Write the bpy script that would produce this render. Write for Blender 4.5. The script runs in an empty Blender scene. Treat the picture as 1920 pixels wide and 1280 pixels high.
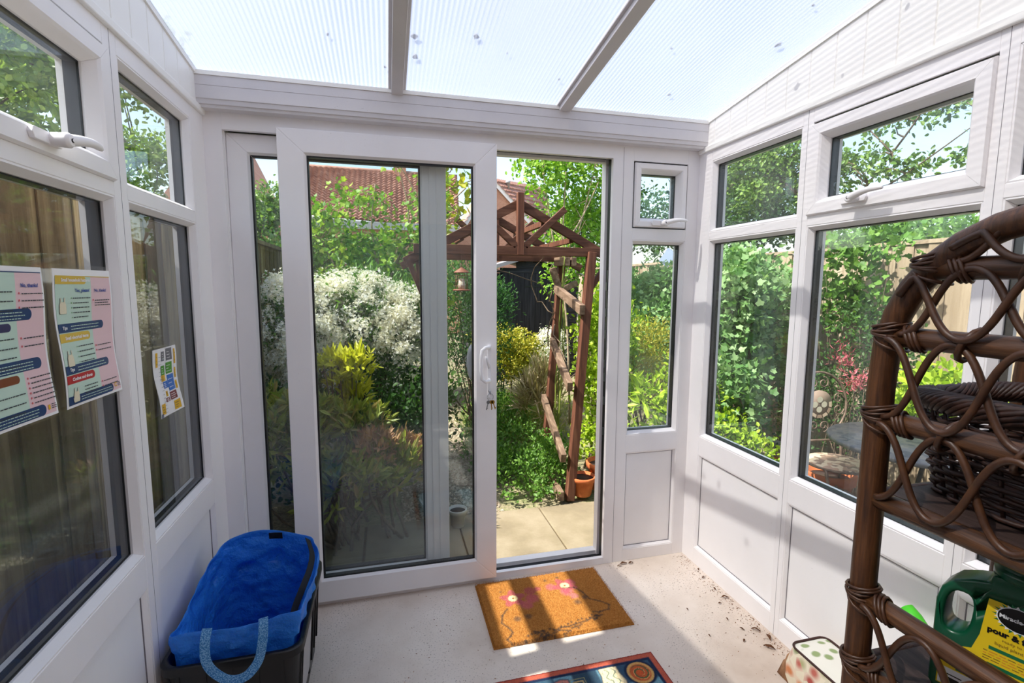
import bpy, bmesh, math, random
import numpy as np
from mathutils import Vector, Matrix
S = bpy.context.scene
COL = S.collection
PI = math.pi
# ---------------------------------------------------------------- camera
FPX = 918.51
CAM = Vector((.6754, -2.2204, 1.4404)); YAW, PITCH, ROLL = .2503, -.1128, .0045
fw = Vector((math.sin(YAW)*math.cos(PITCH), math.cos(YAW)*math.cos(PITCH), math.sin(PITCH)))
rt = Vector((math.cos(YAW), -math.sin(YAW), 0)); up = rt.cross(fw)
rt, up = math.cos(ROLL)*rt+math.sin(ROLL)*up, -math.sin(ROLL)*rt+math.cos(ROLL)*up
cd = bpy.data.cameras.new('camera'); cam = bpy.data.objects.new('camera', cd); COL.objects.link(cam)
M = Matrix((rt, up, -fw)).transposed().to_4x4(); M.translation = CAM; cam.matrix_world = M
cd.sensor_width = 36; cd.lens = FPX/1920*36; cd.clip_start = .02; cd.clip_end = 300
S.camera = cam
# ---------------------------------------------------------------- light
SUN = Vector((-1, -.09, 1.27)).normalized()
w = bpy.data.worlds.new('sky'); S.world = w; w.use_nodes = True
nt = w.node_tree; nt.nodes.clear()
sky = nt.nodes.new('ShaderNodeTexSky'); sky.sky_type = 'NISHITA'; sky.sun_disc = False
sky.sun_elevation = math.asin(SUN.z); sky.sun_rotation = math.atan2(SUN.x, SUN.y); sky.dust_density = 2.2; sky.air_density = 1.0; sky.ozone_density = 1.2
bg = nt.nodes.new('ShaderNodeBackground'); bg.inputs[1].default_value = .35
wo = nt.nodes.new('ShaderNodeOutputWorld'); wb = nt.nodes.new('ShaderNodeMix'); wb.data_type = 'RGBA'; wb.blend_type = 'MULTIPLY'; wb.inputs['Factor'].default_value = 1; wb.inputs['B'].default_value = (1, .93, .85, 1)
nt.links.new(sky.outputs[0], wb.inputs['A']); nt.links.new(wb.outputs['Result'], bg.inputs[0]); nt.links.new(bg.outputs[0], wo.inputs[0])
ld = bpy.data.lights.new('sun', 'SUN'); ld.energy = 7.5; ld.angle = .011; ld.color = (1, .945, .87)
lo = bpy.data.objects.new('sun', ld); COL.objects.link(lo); lo.rotation_euler = SUN.to_track_quat('Z', 'Y').to_euler()
lo.location = SUN*20
S.view_settings.view_transform = 'Standard'; S.view_settings.look = 'None'; S.view_settings.exposure = .48; S.view_settings.gamma = 1
S.cycles.use_denoising = True; S.cycles.transparent_max_bounces = 24; S.cycles.max_bounces = 14; S.cycles.diffuse_bounces = 8
S.cycles.sample_clamp_indirect = 8; S.cycles.caustics_reflective = False; S.cycles.caustics_refractive = False

# ---------------------------------------------------------------- materials
def lin(h):
    h = h.lstrip('#'); r = [int(h[i:i+2], 16)/255 for i in (0, 2, 4)]
    return tuple((c/12.92 if c <= .04045 else ((c+.055)/1.055)**2.4) for c in r)+(1,)
MATS = {}
class NB:
    def __init__(s, name):
        s.m = bpy.data.materials.new(name); s.m.use_nodes = True; s.t = s.m.node_tree; s.n = s.t.nodes
        s.b = s.n['Principled BSDF']; s.out = s.n['Material Output']; MATS[name] = s.m
    def add(s, typ, **k):
        q = s.n.new('ShaderNode'+typ)
        for a, v in k.items(): setattr(q, a, v)
        return q
    def link(s, a, b): s.t.links.new(a, b)
    def coord(s, kind='Object', scale=(1, 1, 1), rot=(0, 0, 0)):
        tc = s.add('TexCoord'); mp = s.add('Mapping'); mp.inputs['Scale'].default_value = scale; mp.inputs['Rotation'].default_value = rot
        s.link(tc.outputs[kind], mp.inputs[0]); return mp.outputs[0]
    def noise(s, vec, scale, detail=3, rough=.6):
        q = s.add('TexNoise'); q.inputs['Scale'].default_value = scale; q.inputs['Detail'].default_value = detail; q.inputs['Roughness'].default_value = rough
        if vec is not None: s.link(vec, q.inputs['Vector'])
        return q.outputs[0]
    def ramp(s, fac, stops, interp='LINEAR'):
        q = s.add('ValToRGB'); q.color_ramp.interpolation = interp; e = q.color_ramp.elements
        while len(e) < len(stops): e.new(.5)
        for i, (p, c) in enumerate(stops): e[i].position = p; e[i].color = c if len(c) == 4 else c+(1,)
        s.link(fac, q.inputs[0]); return q.outputs[0]
    def mix(s, fac, a, b, mode='MIX'):
        q = s.add('Mix', data_type='RGBA', blend_type=mode)
        for sock, v in ((q.inputs['Factor'], fac), (q.inputs['A'], a), (q.inputs['B'], b)):
            if isinstance(v, (int, float)): sock.default_value = v
            elif isinstance(v, tuple): sock.default_value = v
            else: s.link(v, sock)
        return q.outputs['Result']
    def base(s, c, rough=.5, **k):
        if isinstance(c, (tuple, list)): s.b.inputs['Base Color'].default_value = tuple(c)
        else: s.link(c, s.b.inputs['Base Color'])
        s.b.inputs['Roughness'].default_value = rough
        for a, v in k.items(): s.b.inputs[a].default_value = v
        return s
    def bump(s, h, strength=.3, dist=.01):
        q = s.add('Bump'); q.inputs['Strength'].default_value = strength; q.inputs['Distance'].default_value = dist
        s.link(h, q.inputs['Height']); s.link(q.outputs[0], s.b.inputs['Normal'])
def plain(name, h, rough=.5, **k):
    q = NB(name); q.base(lin(h), rough, **k); return q.m
def noisy(name, h1, h2, scale, rough=.6, stretch=(1, 1, 1), bump=.2, lo=.3, hi=.7, **k):
    q = NB(name); v = q.coord('Object', stretch); f = q.noise(v, scale)
    q.base(q.ramp(f, [(lo, lin(h1)), (hi, lin(h2))]), rough, **k)
    if bump: q.bump(f, bump, .004)
    return q.m
# white plastic frame with faint grime
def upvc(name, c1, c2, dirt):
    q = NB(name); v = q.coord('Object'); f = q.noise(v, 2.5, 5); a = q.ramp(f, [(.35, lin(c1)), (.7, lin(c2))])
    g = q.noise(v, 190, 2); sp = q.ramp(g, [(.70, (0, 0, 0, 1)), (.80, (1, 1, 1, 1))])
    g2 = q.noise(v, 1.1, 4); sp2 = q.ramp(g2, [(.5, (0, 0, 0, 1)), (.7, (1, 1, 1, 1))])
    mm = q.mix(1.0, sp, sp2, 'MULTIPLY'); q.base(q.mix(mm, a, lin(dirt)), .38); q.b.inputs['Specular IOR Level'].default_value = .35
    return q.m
UPVC = upvc('white_plastic', '#f0eeef', '#f7f5f6', '#8a7a66')
CLAD = upvc('white_cladding', '#f1f0ec', '#f6f5f2', '#8a7a66')
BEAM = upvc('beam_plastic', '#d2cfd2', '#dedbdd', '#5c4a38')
PANELM = upvc('white_panel', '#f2f1f2', '#f8f7f8', '#8a8078')
GASKET_SHADE = plain('black_gasket_and_shade', '#0d0f12', .5)  # black for gaskets, and for the painted shade of the outer rebates
SPACER = plain('dark_spacer', '#14171b', .4)
SEAM = plain('grey_seam', '#77727a', .7)
def glassmat(name, tint, ior=1.5):
    q = NB(name); tr = q.add('BsdfTransparent'); tr.inputs[0].default_value = tint
    gl = q.add('BsdfGlossy'); gl.inputs['Roughness'].default_value = .01; gl.inputs['Color'].default_value = (.9, .95, 1, 1)
    fr = q.add('Fresnel'); fr.inputs[0].default_value = ior; mx = q.add('MixShader')
    v = q.coord('Object'); n = q.noise(v, 1.7, 5); rr = q.ramp(n, [(.4, (0, 0, 0, 1)), (.8, (.06, .06, .06, 1))])
    df = q.add('BsdfDiffuse'); df.inputs[0].default_value = (.75, .77, .8, 1); m2 = q.add('MixShader')
    ge = q.add('NewGeometry'); mr = q.add('MapRange'); q.link(ge.outputs['Backfacing'], mr.inputs[0]); mr.inputs[3].default_value = ior; mr.inputs[4].default_value = 1/ior; q.link(mr.outputs[0], fr.inputs[0])
    q.link(fr.outputs[0], mx.inputs[0]); q.link(tr.outputs[0], mx.inputs[1]); q.link(gl.outputs[0], mx.inputs[2])
    q.link(rr, m2.inputs[0]); q.link(mx.outputs[0], m2.inputs[1]); q.link(df.outputs[0], m2.inputs[2])
    q.link(m2.outputs[0], q.out.inputs[0]); return q.m
GLASS = glassmat('window_glass', (.93, .955, .95, 1))
# ribbed twin wall roof sheet
def roofmat():
    q = NB('roof_sheet'); tc = q.add('TexCoord'); sx = q.add('SeparateXYZ'); q.link(tc.outputs['Object'], sx.inputs[0])
    def wave(freq, lo, hi):
        m = q.add('Math', operation='MULTIPLY'); q.link(sx.outputs[0], m.inputs[0]); m.inputs[1].default_value = freq*2*PI
        s_ = q.add('Math', operation='SINE'); q.link(m.outputs[0], s_.inputs[0])
        r = q.add('MapRange'); q.link(s_.outputs[0], r.inputs[0]); r.inputs[1].default_value = -1; r.inputs[2].default_value = 1; r.inputs[3].default_value = lo; r.inputs[4].default_value = hi
        return r.outputs[0]
    wv = wave(1/.0165, .0, 1.)
    n = q.noise(q.coord('Object', (1, .5, 1)), 1.6, 3)
    cr = q.mix(wv, (.26, .29, .36, 1), (.40, .42, .47, 1))
    cr = q.mix(q.ramp(n, [(.35, (0, 0, 0, 1)), (.7, (1, 1, 1, 1))]), cr, (.36, .39, .45, 1))
    tl = q.add('BsdfTranslucent'); q.link(cr, tl.inputs[0])
    tr = q.add('BsdfTransparent'); tr.inputs[0].default_value = (.90, .91, .92, 1)
    gl = q.add('BsdfGlossy'); gl.inputs['Roughness'].default_value = .25
    m1 = q.add('MixShader'); r2 = q.add('MapRange'); q.link(wv, r2.inputs[0]); r2.inputs[3].default_value = .58; r2.inputs[4].default_value = .42
    q.link(r2.outputs[0], m1.inputs[0]); q.link(tl.outputs[0], m1.inputs[1]); q.link(tr.outputs[0], m1.inputs[2])
    m2 = q.add('MixShader'); m2.inputs[0].default_value = .05; q.link(m1.outputs[0], m2.inputs[1]); q.link(gl.outputs[0], m2.inputs[2])
    q.link(m2.outputs[0], q.out.inputs[0]); return q.m
ROOF = roofmat()
def floormat():
    q = NB('painted_concrete'); v = q.coord('Object'); n1 = q.noise(v, 1.6, 6); a = q.ramp(n1, [(.3, lin('#bcaa9a')), (.5, lin('#d6c9bc')), (.72, lin('#e6dcd2'))])
    n2 = q.noise(v, 150, 2, .7); sp = q.ramp(n2, [(.61, (0, 0, 0, 1)), (.68, (1, 1, 1, 1))])
    n3 = q.noise(v, 3.1, 4); msk = q.ramp(n3, [(.42, (0, 0, 0, 1)), (.62, (1, 1, 1, 1))])
    n4 = q.noise(v, 60, 3); sp4 = q.ramp(n4, [(.62, (0, 0, 0, 1)), (.75, (1, 1, 1, 1))])
    c = q.mix(q.mix(1., sp, msk, 'MULTIPLY'), a, lin('#5c4f44')); c = q.mix(q.mix(1., sp4, q.ramp(q.noise(v, 1.2, 3), [(.5, (0, 0, 0, 1)), (.7, (1, 1, 1, 1))]), 'MULTIPLY'), c, lin('#9a8a78'))
    q.base(c, .75); q.bump(n4, .25, .002); return q.m
FLOORM = floormat()
def leafmat(name, cols, rough=.45, trans=.35):
    q = NB(name); g = q.add('NewGeometry'); n = len(cols); stops = [(i/max(1, n-1), lin(c)) for i, c in enumerate(cols)]
    c = q.ramp(g.outputs['Random Per Island'], stops)
    q.base(c, rough); q.b.inputs['Specular IOR Level'].default_value = .35
    tl = q.add('BsdfTranslucent'); q.link(q.mix(.5, c, lin('#cfe05a'), 'OVERLAY'), tl.inputs[0]); mx = q.add('MixShader'); mx.inputs[0].default_value = trans
    q.link(q.b.outputs[0], mx.inputs[1]); q.link(tl.outputs[0], mx.inputs[2]); q.link(mx.outputs[0], q.out.inputs[0]); return q.m
def wood(name, h1, h2, h3, axis=2, rough=.75, sc=14, spec=.3, pos=(.3, .5, .72)):
    q = NB(name); st = [18, 18, 18]; st[axis] = 1.2; v = q.coord('Object', tuple(st)); f = q.noise(v, sc/8, 5, .65)
    q.base(q.ramp(f, [(pos[0], lin(h1)), (pos[1], lin(h2)), (pos[2], lin(h3))]), rough); q.b.inputs['Specular IOR Level'].default_value = spec
    q.bump(f, .35, .004); return q.m
def attrmat(name, attr, rough=.9, bump=0):
    q = NB(name); a = q.add('Attribute'); a.attribute_name = attr; q.base(a.outputs['Color'], rough); q.b.inputs['Specular IOR Level'].default_value = .15
    if bump: q.bump(q.noise(q.coord('Object'), 260, 2), bump, .003)
    return q.m

# ---------------------------------------------------------------- mesh builder
def frame_of(d):
    d = d.normalized(); a = Vector((0, 0, 1)) if abs(d.z) < .9 else Vector((1, 0, 0))
    x = d.cross(a).normalized(); return x, d.cross(x).normalized()
class MB:
    def __init__(s): s.v = []; s.f = []; s.mi = []; s.sm = []
    def addf(s, vs, fs, mi=0, smooth=False):
        b = len(s.v); s.v.extend([tuple(p) for p in vs]); s.f.extend([tuple(i+b for i in f) for f in fs]); s.mi.extend([mi]*len(fs)); s.sm.extend([smooth]*len(fs))
    def box(s, a, b, mi=0, mp=None):
        a, b = [min(p, q) for p, q in zip(a, b)], [max(p, q) for p, q in zip(a, b)]
        vs = [(x, y, z) for x in (a[0], b[0]) for y in (a[1], b[1]) for z in (a[2], b[2])]
        if mp: vs = [mp(*p) for p in vs]
        s.addf(vs, [(0, 1, 3, 2), (4, 6, 7, 5), (0, 4, 5, 1), (2, 3, 7, 6), (0, 2, 6, 4), (1, 5, 7, 3)], mi)
    def beam(s, p, q, w_, h, upv=(0, 0, 1), mi=0):
        p, q = Vector(p), Vector(q); d = (q-p).normalized(); u = Vector(upv); x = d.cross(u).normalized(); z = x.cross(d).normalized()
        vs = [c+x*a*w_/2+z*b*h/2 for c in (p, q) for a in (-1, 1) for b in (-1, 1)]
        s.addf(vs, [(0, 1, 3, 2), (4, 6, 7, 5), (0, 4, 5, 1), (2, 3, 7, 6), (0, 2, 6, 4), (1, 5, 7, 3)], mi)
    def tube(s, pts, r, seg=8, mi=0, closed=False, caps=True):
        pts = [Vector(p) for p in pts]; n = len(pts); rr = r if isinstance(r, (list, tuple)) else [r]*n
        vs = []; px = None
        for i, p in enumerate(pts):
            if closed: d = pts[(i+1) % n]-pts[i-1]
            else: d = pts[min(i+1, n-1)]-pts[max(i-1, 0)]
            if d.length < 1e-9: d = Vector((0, 0, 1))
            d.normalize()
            if px is None: px = frame_of(d)[0]
            px = (px-d*px.dot(d))
            px = px.normalized() if px.length > 1e-6 else frame_of(d)[0]
            py = d.cross(px)
            for k in range(seg):
                a = 2*PI*k/seg; vs.append(p+px*math.cos(a)*rr[i]+py*math.sin(a)*rr[i])
        fs = []
        for i in range(n if closed else n-1):
            j = (i+1) % n
            for k in range(seg): fs.append((i*seg+k, i*seg+(k+1) % seg, j*seg+(k+1) % seg, j*seg+k))
        if caps and not closed: fs += [tuple(range(seg))[::-1], tuple((n-1)*seg+k for k in range(seg))]
        s.addf(vs, fs, mi, True)
    def lathe(s, prof, c=(0, 0, 0), seg=24, mi=0, sx=1, sy=1, rot=None):
        vs = []; n = len(prof); c = Vector(c)
        for r, z in prof:
            for k in range(seg):
                a = 2*PI*k/seg; p = Vector((math.cos(a)*r*sx, math.sin(a)*r*sy, z))
                if rot: p = rot @ p
                vs.append(c+p)
        fs = [(i*seg+k, i*seg+(k+1) % seg, (i+1)*seg+(k+1) % seg, (i+1)*seg+k) for i in range(n-1) for k in range(seg)]
        if prof[0][0] > 1e-5: fs.append(tuple(range(seg))[::-1])
        if prof[-1][0] > 1e-5: fs.append(tuple((n-1)*seg+k for k in range(seg)))
        s.addf(vs, fs, mi, True)
    def prism(s, poly, mp, d0, d1, mi=0):
        n = len(poly); vs = [mp(u, v, d0) for u, v in poly]+[mp(u, v, d1) for u, v in poly]
        s.addf(vs, [tuple(range(n))[::-1], tuple(range(n, 2*n))]+[(i, (i+1) % n, n+(i+1) % n, n+i) for i in range(n)], mi)
    def ring(s, mp, s0, s1, z0, z1, prof, mi=0, gap=.0004):
        n = len(prof); cor = [(s0, z0, 1, 1), (s1, z0, -1, 1), (s1, z1, -1, -1), (s0, z1, 1, -1)]
        for k in range(4):
            a, b = cor[k], cor[(k+1) % 4]; L = math.hypot(b[0]-a[0], b[1]-a[1]); t = ((b[0]-a[0])/L, (b[1]-a[1])/L)
            vs = []
            for c, sg in ((a, 1), (b, -1)):
                for i, d in prof: vs.append(mp(c[0]+c[2]*i+t[0]*gap*sg, c[1]+c[3]*i+t[1]*gap*sg, d))
            s.addf(vs, [tuple(range(n))[::-1], tuple(range(n, 2*n))]+[(i, (i+1) % n, n+(i+1) % n, n+i) for i in range(n)], mi)
    def grid(s, P, mi=0, smooth=True, closedu=False):
        n, m = len(P), len(P[0]); vs = [p for row in P for p in row]
        fs = [(i*m+j, i*m+(j+1) % m, ((i+1) % n)*m+(j+1) % m, ((i+1) % n)*m+j) for i in range(n if closedu else n-1) for j in range(m-1)]
        s.addf(vs, fs, mi, smooth)
    def build(s, name, mats, parent=None, origin=None, bevel=0, recalc=True, solid=0):
        me = bpy.data.meshes.new(name)
        o_ = Vector(origin) if origin is not None else Vector((0, 0, 0))
        vs = [tuple(Vector(p)-o_) for p in s.v] if origin is not None else s.v
        me.from_pydata(vs, [], s.f); me.update()
        for m in (mats if isinstance(mats, (list, tuple)) else [mats]): me.materials.append(m)
        me.polygons.foreach_set('material_index', s.mi); me.polygons.foreach_set('use_smooth', s.sm)
        if recalc:
            b = bmesh.new(); b.from_mesh(me); bmesh.ops.recalc_face_normals(b, faces=b.faces); b.to_mesh(me); b.free()
        o = bpy.data.objects.new(name, me); COL.objects.link(o); o.location = o_
        if parent is not None:
            o.parent = parent; o.location = o_-world_loc(parent)
        if solid:
            k = o.modifiers.new('solid', 'SOLIDIFY'); k.thickness = solid; k.offset = 0
        if bevel:
            k = o.modifiers.new('bevel', 'BEVEL'); k.width = bevel; k.segments = 2; k.limit_method = 'ANGLE'; k.angle_limit = .6
        return o
def world_loc(o):
    p = Vector((0, 0, 0))
    while o is not None: p += o.location; o = o.parent
    return p
def tag(o, label, cat, group=None, kind=None):
    if label: o['label'] = label
    if cat: o['category'] = cat
    if group: o['group'] = group
    if kind: o['kind'] = kind
    return o
def thing(name, loc, label, cat, group=None):
    o = bpy.data.objects.new(name, None); COL.objects.link(o); o.location = loc; o.empty_display_size = .05
    return tag(o, label, cat, group)
def struct(o, label=None, cat=None):
    o['kind'] = 'structure'
    if label: o['label'] = label
    if cat: o['category'] = cat
    return o
def copy_tree(o, parent=None):
    c = o.copy(); COL.objects.link(c); c.parent = parent
    for ch in list(o.children): copy_tree(ch, c)
    return c
def text_into(mb, body, size, mp, mi=0, align='LEFT', bold=0, depth=0, d=0):
    cu = bpy.data.curves.new('t', 'FONT'); cu.body = body; cu.size = size; cu.align_x = align; cu.offset = bold; cu.resolution_u = 2; cu.extrude = depth
    ob = bpy.data.objects.new('t', cu); me = bpy.data.meshes.new_from_object(ob)
    mb.addf([mp(v.co.x, v.co.y, d+v.co.z) for v in me.vertices], [tuple(p.vertices) for p in me.polygons], mi)
    bpy.data.objects.remove(ob); bpy.data.meshes.remove(me); bpy.data.curves.remove(cu)

# ---------------------------------------------------------------- room measures
W = 2.2052; ZG, T1, T2, T3, ZF = .699, 1.650, 1.722, 2.022, 2.094
YB = -2.78; SL = .13; ZR = 2.235
def roofz(y): return ZR-SL*y
Lm = lambda s_, z, d: (-d, s_, z)
Bm = lambda s_, z, d: (s_, d, z)
Rm = lambda s_, z, d: (W+d, s_, z)
TH = .062
GD = .026
def window(n, mp, s0, s1, z0, z1, opener=False, label=None, handle=None, hflip=1, sw=.060):
    """glazing: bead ring, glass, dark spacer, outer gasket; optional proud opening sash"""
    t = bpy.data.objects.new('window_%d' % n, None); COL.objects.link(t); struct(t, label, 'window')
    t.location = mp((s0+s1)/2, z0, 0)
    if opener:
        m = MB(); m.ring(mp, s0, s1, z0, z1, [(0, .03), (0, -.004), (.004, -.012), (sw-.02, -.012), (sw-.014, -.006), (sw, .020), (sw, .03)])
        m.build('opening_sash', UPVC, t)
        m = MB(); m.ring(mp, s0-.006, s1+.006, z0-.006, z1+.006, [(0, .006), (.008, .006), (.008, .03), (0, .03)]); m.build('seal', GASKET_SHADE, t)
        i = sw
    else:
        m = MB(); m.ring(mp, s0, s1, z0, z1, [(0, .03), (0, .002), (.005, .001), (.018, GD-.006), (.018, .03)])
        m.build('glazing_bead', UPVC, t); i = .018
    g = MB(); g.box((s0+i-.006, z0+i-.006, GD+.002), (s1-i+.006, z1-i+.006, GD+.024), 0, mp); g.build('glass_pane', GLASS, t)
    m = MB(); m.ring(mp, s0+i-.007, s1-i+.007, z0+i-.007, z1-i+.007, [(0, GD), (.010, GD), (.010, GD+.0275), (0, GD+.0275)]); m.build('spacer', SPACER, t)
    m = MB(); m.ring(mp, s0+i-.010, s1-i+.010, z0+i-.010, z1-i+.010, [(0, GD+.028), (.012, GD+.028), (.012, TH-.004), (0, TH-.004)]); m.build('shaded_rebate', GASKET_SHADE, t)  # outer rebate beyond the glass, its shade painted as a black ring
    m = MB(); m.ring(mp, s0+i-.012, s1-i+.012, z0+i-.012, z1-i+.012, [(0, TH-.004), (.0135, TH-.004), (.0135, TH+.010), (0, TH+.010)]); m.build('outer_bead', UPVC, t)
    if handle:
        hs, hz = handle; casement_handle(t, mp, hs, hz, hflip)
    return t
def casement_handle(t, mp, hs, hz, fl):
    m = MB(); P = []
    m.prism([(hs-.055*fl, hz-.012), (hs+.03*fl, hz-.012), (hs+.036*fl, hz), (hs+.03*fl, hz+.012), (hs-.055*fl, hz+.012), (hs-.06*fl, hz)], mp, -.012, -.022)
    m.tube([mp(hs, hz, -.02), mp(hs, hz, -.035), mp(hs, hz, -.05), mp(hs, hz, -.056)], [.014, .0145, .016, .011], 16)
    pts = []; rr = []
    for k in range(9):
        q = k/8; pts.append(mp(hs+fl*(.0+q*.115), hz+.006*math.sin(q*PI)+.012*q, -.045-.012*math.sin(q*PI*.8))); rr.append(.013-.006*q if k < 8 else .005)
    m.tube(pts, rr, 12)
    h = m.build('handle', UPVC, t, bevel=.0015)
    k = MB(); k.tube([mp(hs, hz, -.055), mp(hs, hz, -.0575)], .0045, 12); k.build('keyhole', GASKET_SHADE, h)
def lower_panel(mp, s0, s1, z0, z1, wall):
    m = MB(); m.ring(mp, s0, s1, z0, z1, [(0, .03), (0, .002), (.004, .002), (.014, .014), (.014, .03)])
    b = m.build('panel_bead', UPVC, wall)
    m = MB(); m.box((s0+.01, z0+.01, .016), (s1-.01, z1-.01, .04), 0, mp); m.build('panel', PANELM, wall)
    m = MB(); m.ring(mp, s0+.0135, s1-.0135, z0+.0135, z1-.0135, [(0, .0135), (.0022, .0135), (.0022, .0165), (0, .0165)], gap=0); m.build('seam', SEAM, wall)

def side_wall(side, mp, mulls, openers, wn):
    """mulls: list of (y0,y1) of openings from garden end to house; openers: index set with opening upper light"""
    m = MB(); ends = [0.0]+[y for a in mulls for y in a]+[YB+.08]
    # mullions
    for i in range(0, len(ends), 2):
        hi, lo_ = ends[i], ends[i+1]; m.box((lo_, 0, 0), (hi, ZF, TH), 0, mp)
    for y1, y0 in mulls:
        m.box((y0, 0, 0), (y1, .086, TH), 0, mp); m.box((y0, .586, 0), (y1, ZG-.018, TH), 0, mp)
        m.box((y0, T1+.018, 0), (y1, T2-.018, TH), 0, mp); m.box((y0, T3+.018, 0), (y1, ZF, TH), 0, mp)
    wall = m.build('wall_'+side, UPVC, bevel=.0015); struct(wall, 'white plastic framed %s side wall of the conservatory' % side, 'wall')
    sg = 1 if side == 'right' else -1
    # joint lines
    m = MB()
    for i in range(1, len(ends)-1, 2):
        lo_, hi = ends[i+1] if i+1 < len(ends) else YB, ends[i]
    for i in range(0, len(mulls)-1):
        yc = (mulls[i][1]+mulls[i+1][0])/2; m.box((yc-.0006, .0, -.0004), (yc+.0006, ZF, .004), 0, mp)
    m.build('joint', SEAM, wall)
    for i, (y1, y0) in enumerate(mulls): lower_panel(mp, y0, y1, .086, .586, wall)
    # cladding above
    m = MB(); y = 0; bw = .108; k = 0
    while y > YB+.01:
        y2 = max(y-bw, YB); m.addf([mp(y-.003, ZF, .0), mp(y2+.003, ZF, .0), mp(y2+.003, roofz(y2), .0), mp(y-.003, roofz(y), .0),
                mp(y, ZF, .004), mp(y2, ZF, .004), mp(y2, roofz(y2), .004), mp(y, roofz(y), .004), mp(y, ZF, .02), mp(y2, ZF, .02), mp(y2, roofz(y2), .02), mp(y, roofz(y), .02)],
                [(0, 1, 2, 3), (0, 4, 5, 1), (1, 5, 6, 2), (2, 6, 7, 3), (3, 7, 4, 0), (4, 8, 9, 5), (5, 9, 10, 6), (6, 10, 11, 7), (7, 11, 8, 4), (8, 11, 10, 9)]); y = y2
    m.build('cladding', CLAD, wall)
    m = MB(); m.prism([(0, ZF-.004), (YB, ZF-.004), (YB, ZF+.022), (0, ZF+.022)], mp, -.012, .002); m.build('batten', CLAD, wall, bevel=.004)
    m = MB(); m.prism([(0, roofz(0)-.018), (YB, roofz(YB)-.018), (YB, roofz(YB)+.002), (0, roofz(0)+.002)], mp, -.006, .02); m.build('roof_trim', CLAD, wall)
    # outside: gutter board so that the roof edge is closed
    m = MB(); m.prism([(.1, ZF), (YB, ZF), (YB, roofz(YB)+.02), (.1, roofz(.1)+.02)], mp, .02, .07); m.build('fascia', UPVC, wall)
    for i, (y1, y0) in enumerate(mulls):
        a = 'second' if i == 1 else ['first', 'second', 'third', 'fourth'][i]
        window(wn, mp, y0, y1, ZG-.018, T1+.018, label='tall lower pane of the %s wall, %s from the garden corner' % (side, a)); wn += 1
        if i in openers:
            window(wn, mp, y0+.0, y1-.0, T2-.018, T3+.008, True, label='top-hung opening light with handle, %s wall, %s from the garden corner' % (side, a),
                   handle=((y0+y1)/2+(0.07 if side == 'right' else .0), T2+.012), hflip=(1 if side == 'left' else -1)); wn += 1
        else:
            window(wn, mp, y0, y1, T2-.018, T3+.018, label='short fixed upper pane of the %s wall, %s from the garden corner' % (side, a)); wn += 1
    return wn
wn = 1
e = .018
Rmull = [(-.1185+e, -.6152-e), (-.698+e, -1.226-e), (-1.305+e, -1.835-e), (-1.91+e, -2.45-e)]
Lmull = [(-.1575+e, -.618-e), (-.721+e, -1.235-e), (-1.33+e, -1.85-e), (-1.93+e, -2.45-e)]
wn = side_wall('right', Rm, Rmull, {1}, wn)
wn = side_wall('left', Lm, Lmull, {1}, wn)
# fix the openers' size to the photographed glass happens through the sash width (60 mm)

# ---------------------------------------------------------------- garden end: door wall
m = MB()
DL, DR, DH = .065, 1.738, 2.046         # daylight opening of the slider frame
m.box((-.06, 0, .0), (DL, ZF+.03, .022), 0, Bm); m.box((DR, 0, .0), (1.792, ZF+.03, .022), 0, Bm)
m.box((DL, DH, .0), (DR, ZF+.03, .022), 0, Bm); m.box((DL, -.01, .0), (DR, .034, .022), 0, Bm)
m.box((-.06, -.05, .022), (.0672, ZF+.03, .11), 0, Bm); m.box((1.762, 0, .022), (1.792, ZF+.03, .11), 0, Bm)
m.box((.045, DH+.022, .022), (1.762, ZF+.03, .11), 0, Bm); m.box((.045, -.05, .022), (1.762, .008, .11), 0, Bm)
m.box((1.735, .008, .075), (1.765, DH+.02, .12), 0, Bm); m.box((.045, .008, .085), (1.762, .03, .13), 0, Bm); m.box((.045, DH-.0, .085), (1.762, DH+.03, .12), 0, Bm)
# side light frame
NA, NBx = 1.8642, 2.1246
m.box((1.792, 0, 0), (NA-e, ZF+.03, TH), 0, Bm); m.box((NBx+e, 0, 0), (W+.06, ZF+.03, TH), 0, Bm)
m.box((NA-e, 0, 0), (NBx+e, .062, TH), 0, Bm); m.box((NA-e, .592, 0), (NBx+e, ZG-e, TH), 0, Bm)
m.box((NA-e, T1+e, 0), (NBx+e, T2+.002, TH), 0, Bm); m.box((NA-e, T3+.02, 0), (NBx+e, ZF+.03, TH), 0, Bm)
m.box((1.7915, .0, -.0006), (1.793, 2.1, .004), 0, Bm)
wallb = m.build('wall_front', UPVC, bevel=.0015); struct(wallb, 'white plastic framed end wall holding the sliding door', 'wall')
m = MB(); m.box((1.7914, .0, -.0008), (1.7926, 2.1, .002), 0, Bm); m.build('joint', SEAM, wallb)
m = MB(); m.box((1.742, .01, .024), (1.7615, DH+.02, .06), 0, Bm); m.box((.046, .0085, .024), (1.76, .012, .08), 0, Bm); m.box((.046, DH+.012, .024), (1.76, DH+.021, .08), 0, Bm)
m.build('track_seal', GASKET_SHADE, wallb)
m = MB(); m.box((1.7405, 1.0, .036), (1.744, 1.52, .046), 0, Bm)
for z in (1.05, 1.2, 1.31, 1.44, .98, .86, .7): m.box((1.737, z-.02, .034), (1.742, z+.02, .05), 0, Bm)
m.build('lock_keep', plain('steel', '#8f959b', .3, Metallic=.9), wallb)
lower_panel(Bm, NA-e, NBx+e, .062, .592, wallb)
window(wn, Bm, NA-e, NBx+e, ZG-e, T1+e, label='narrow lower pane beside the sliding door'); wn += 1
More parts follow.
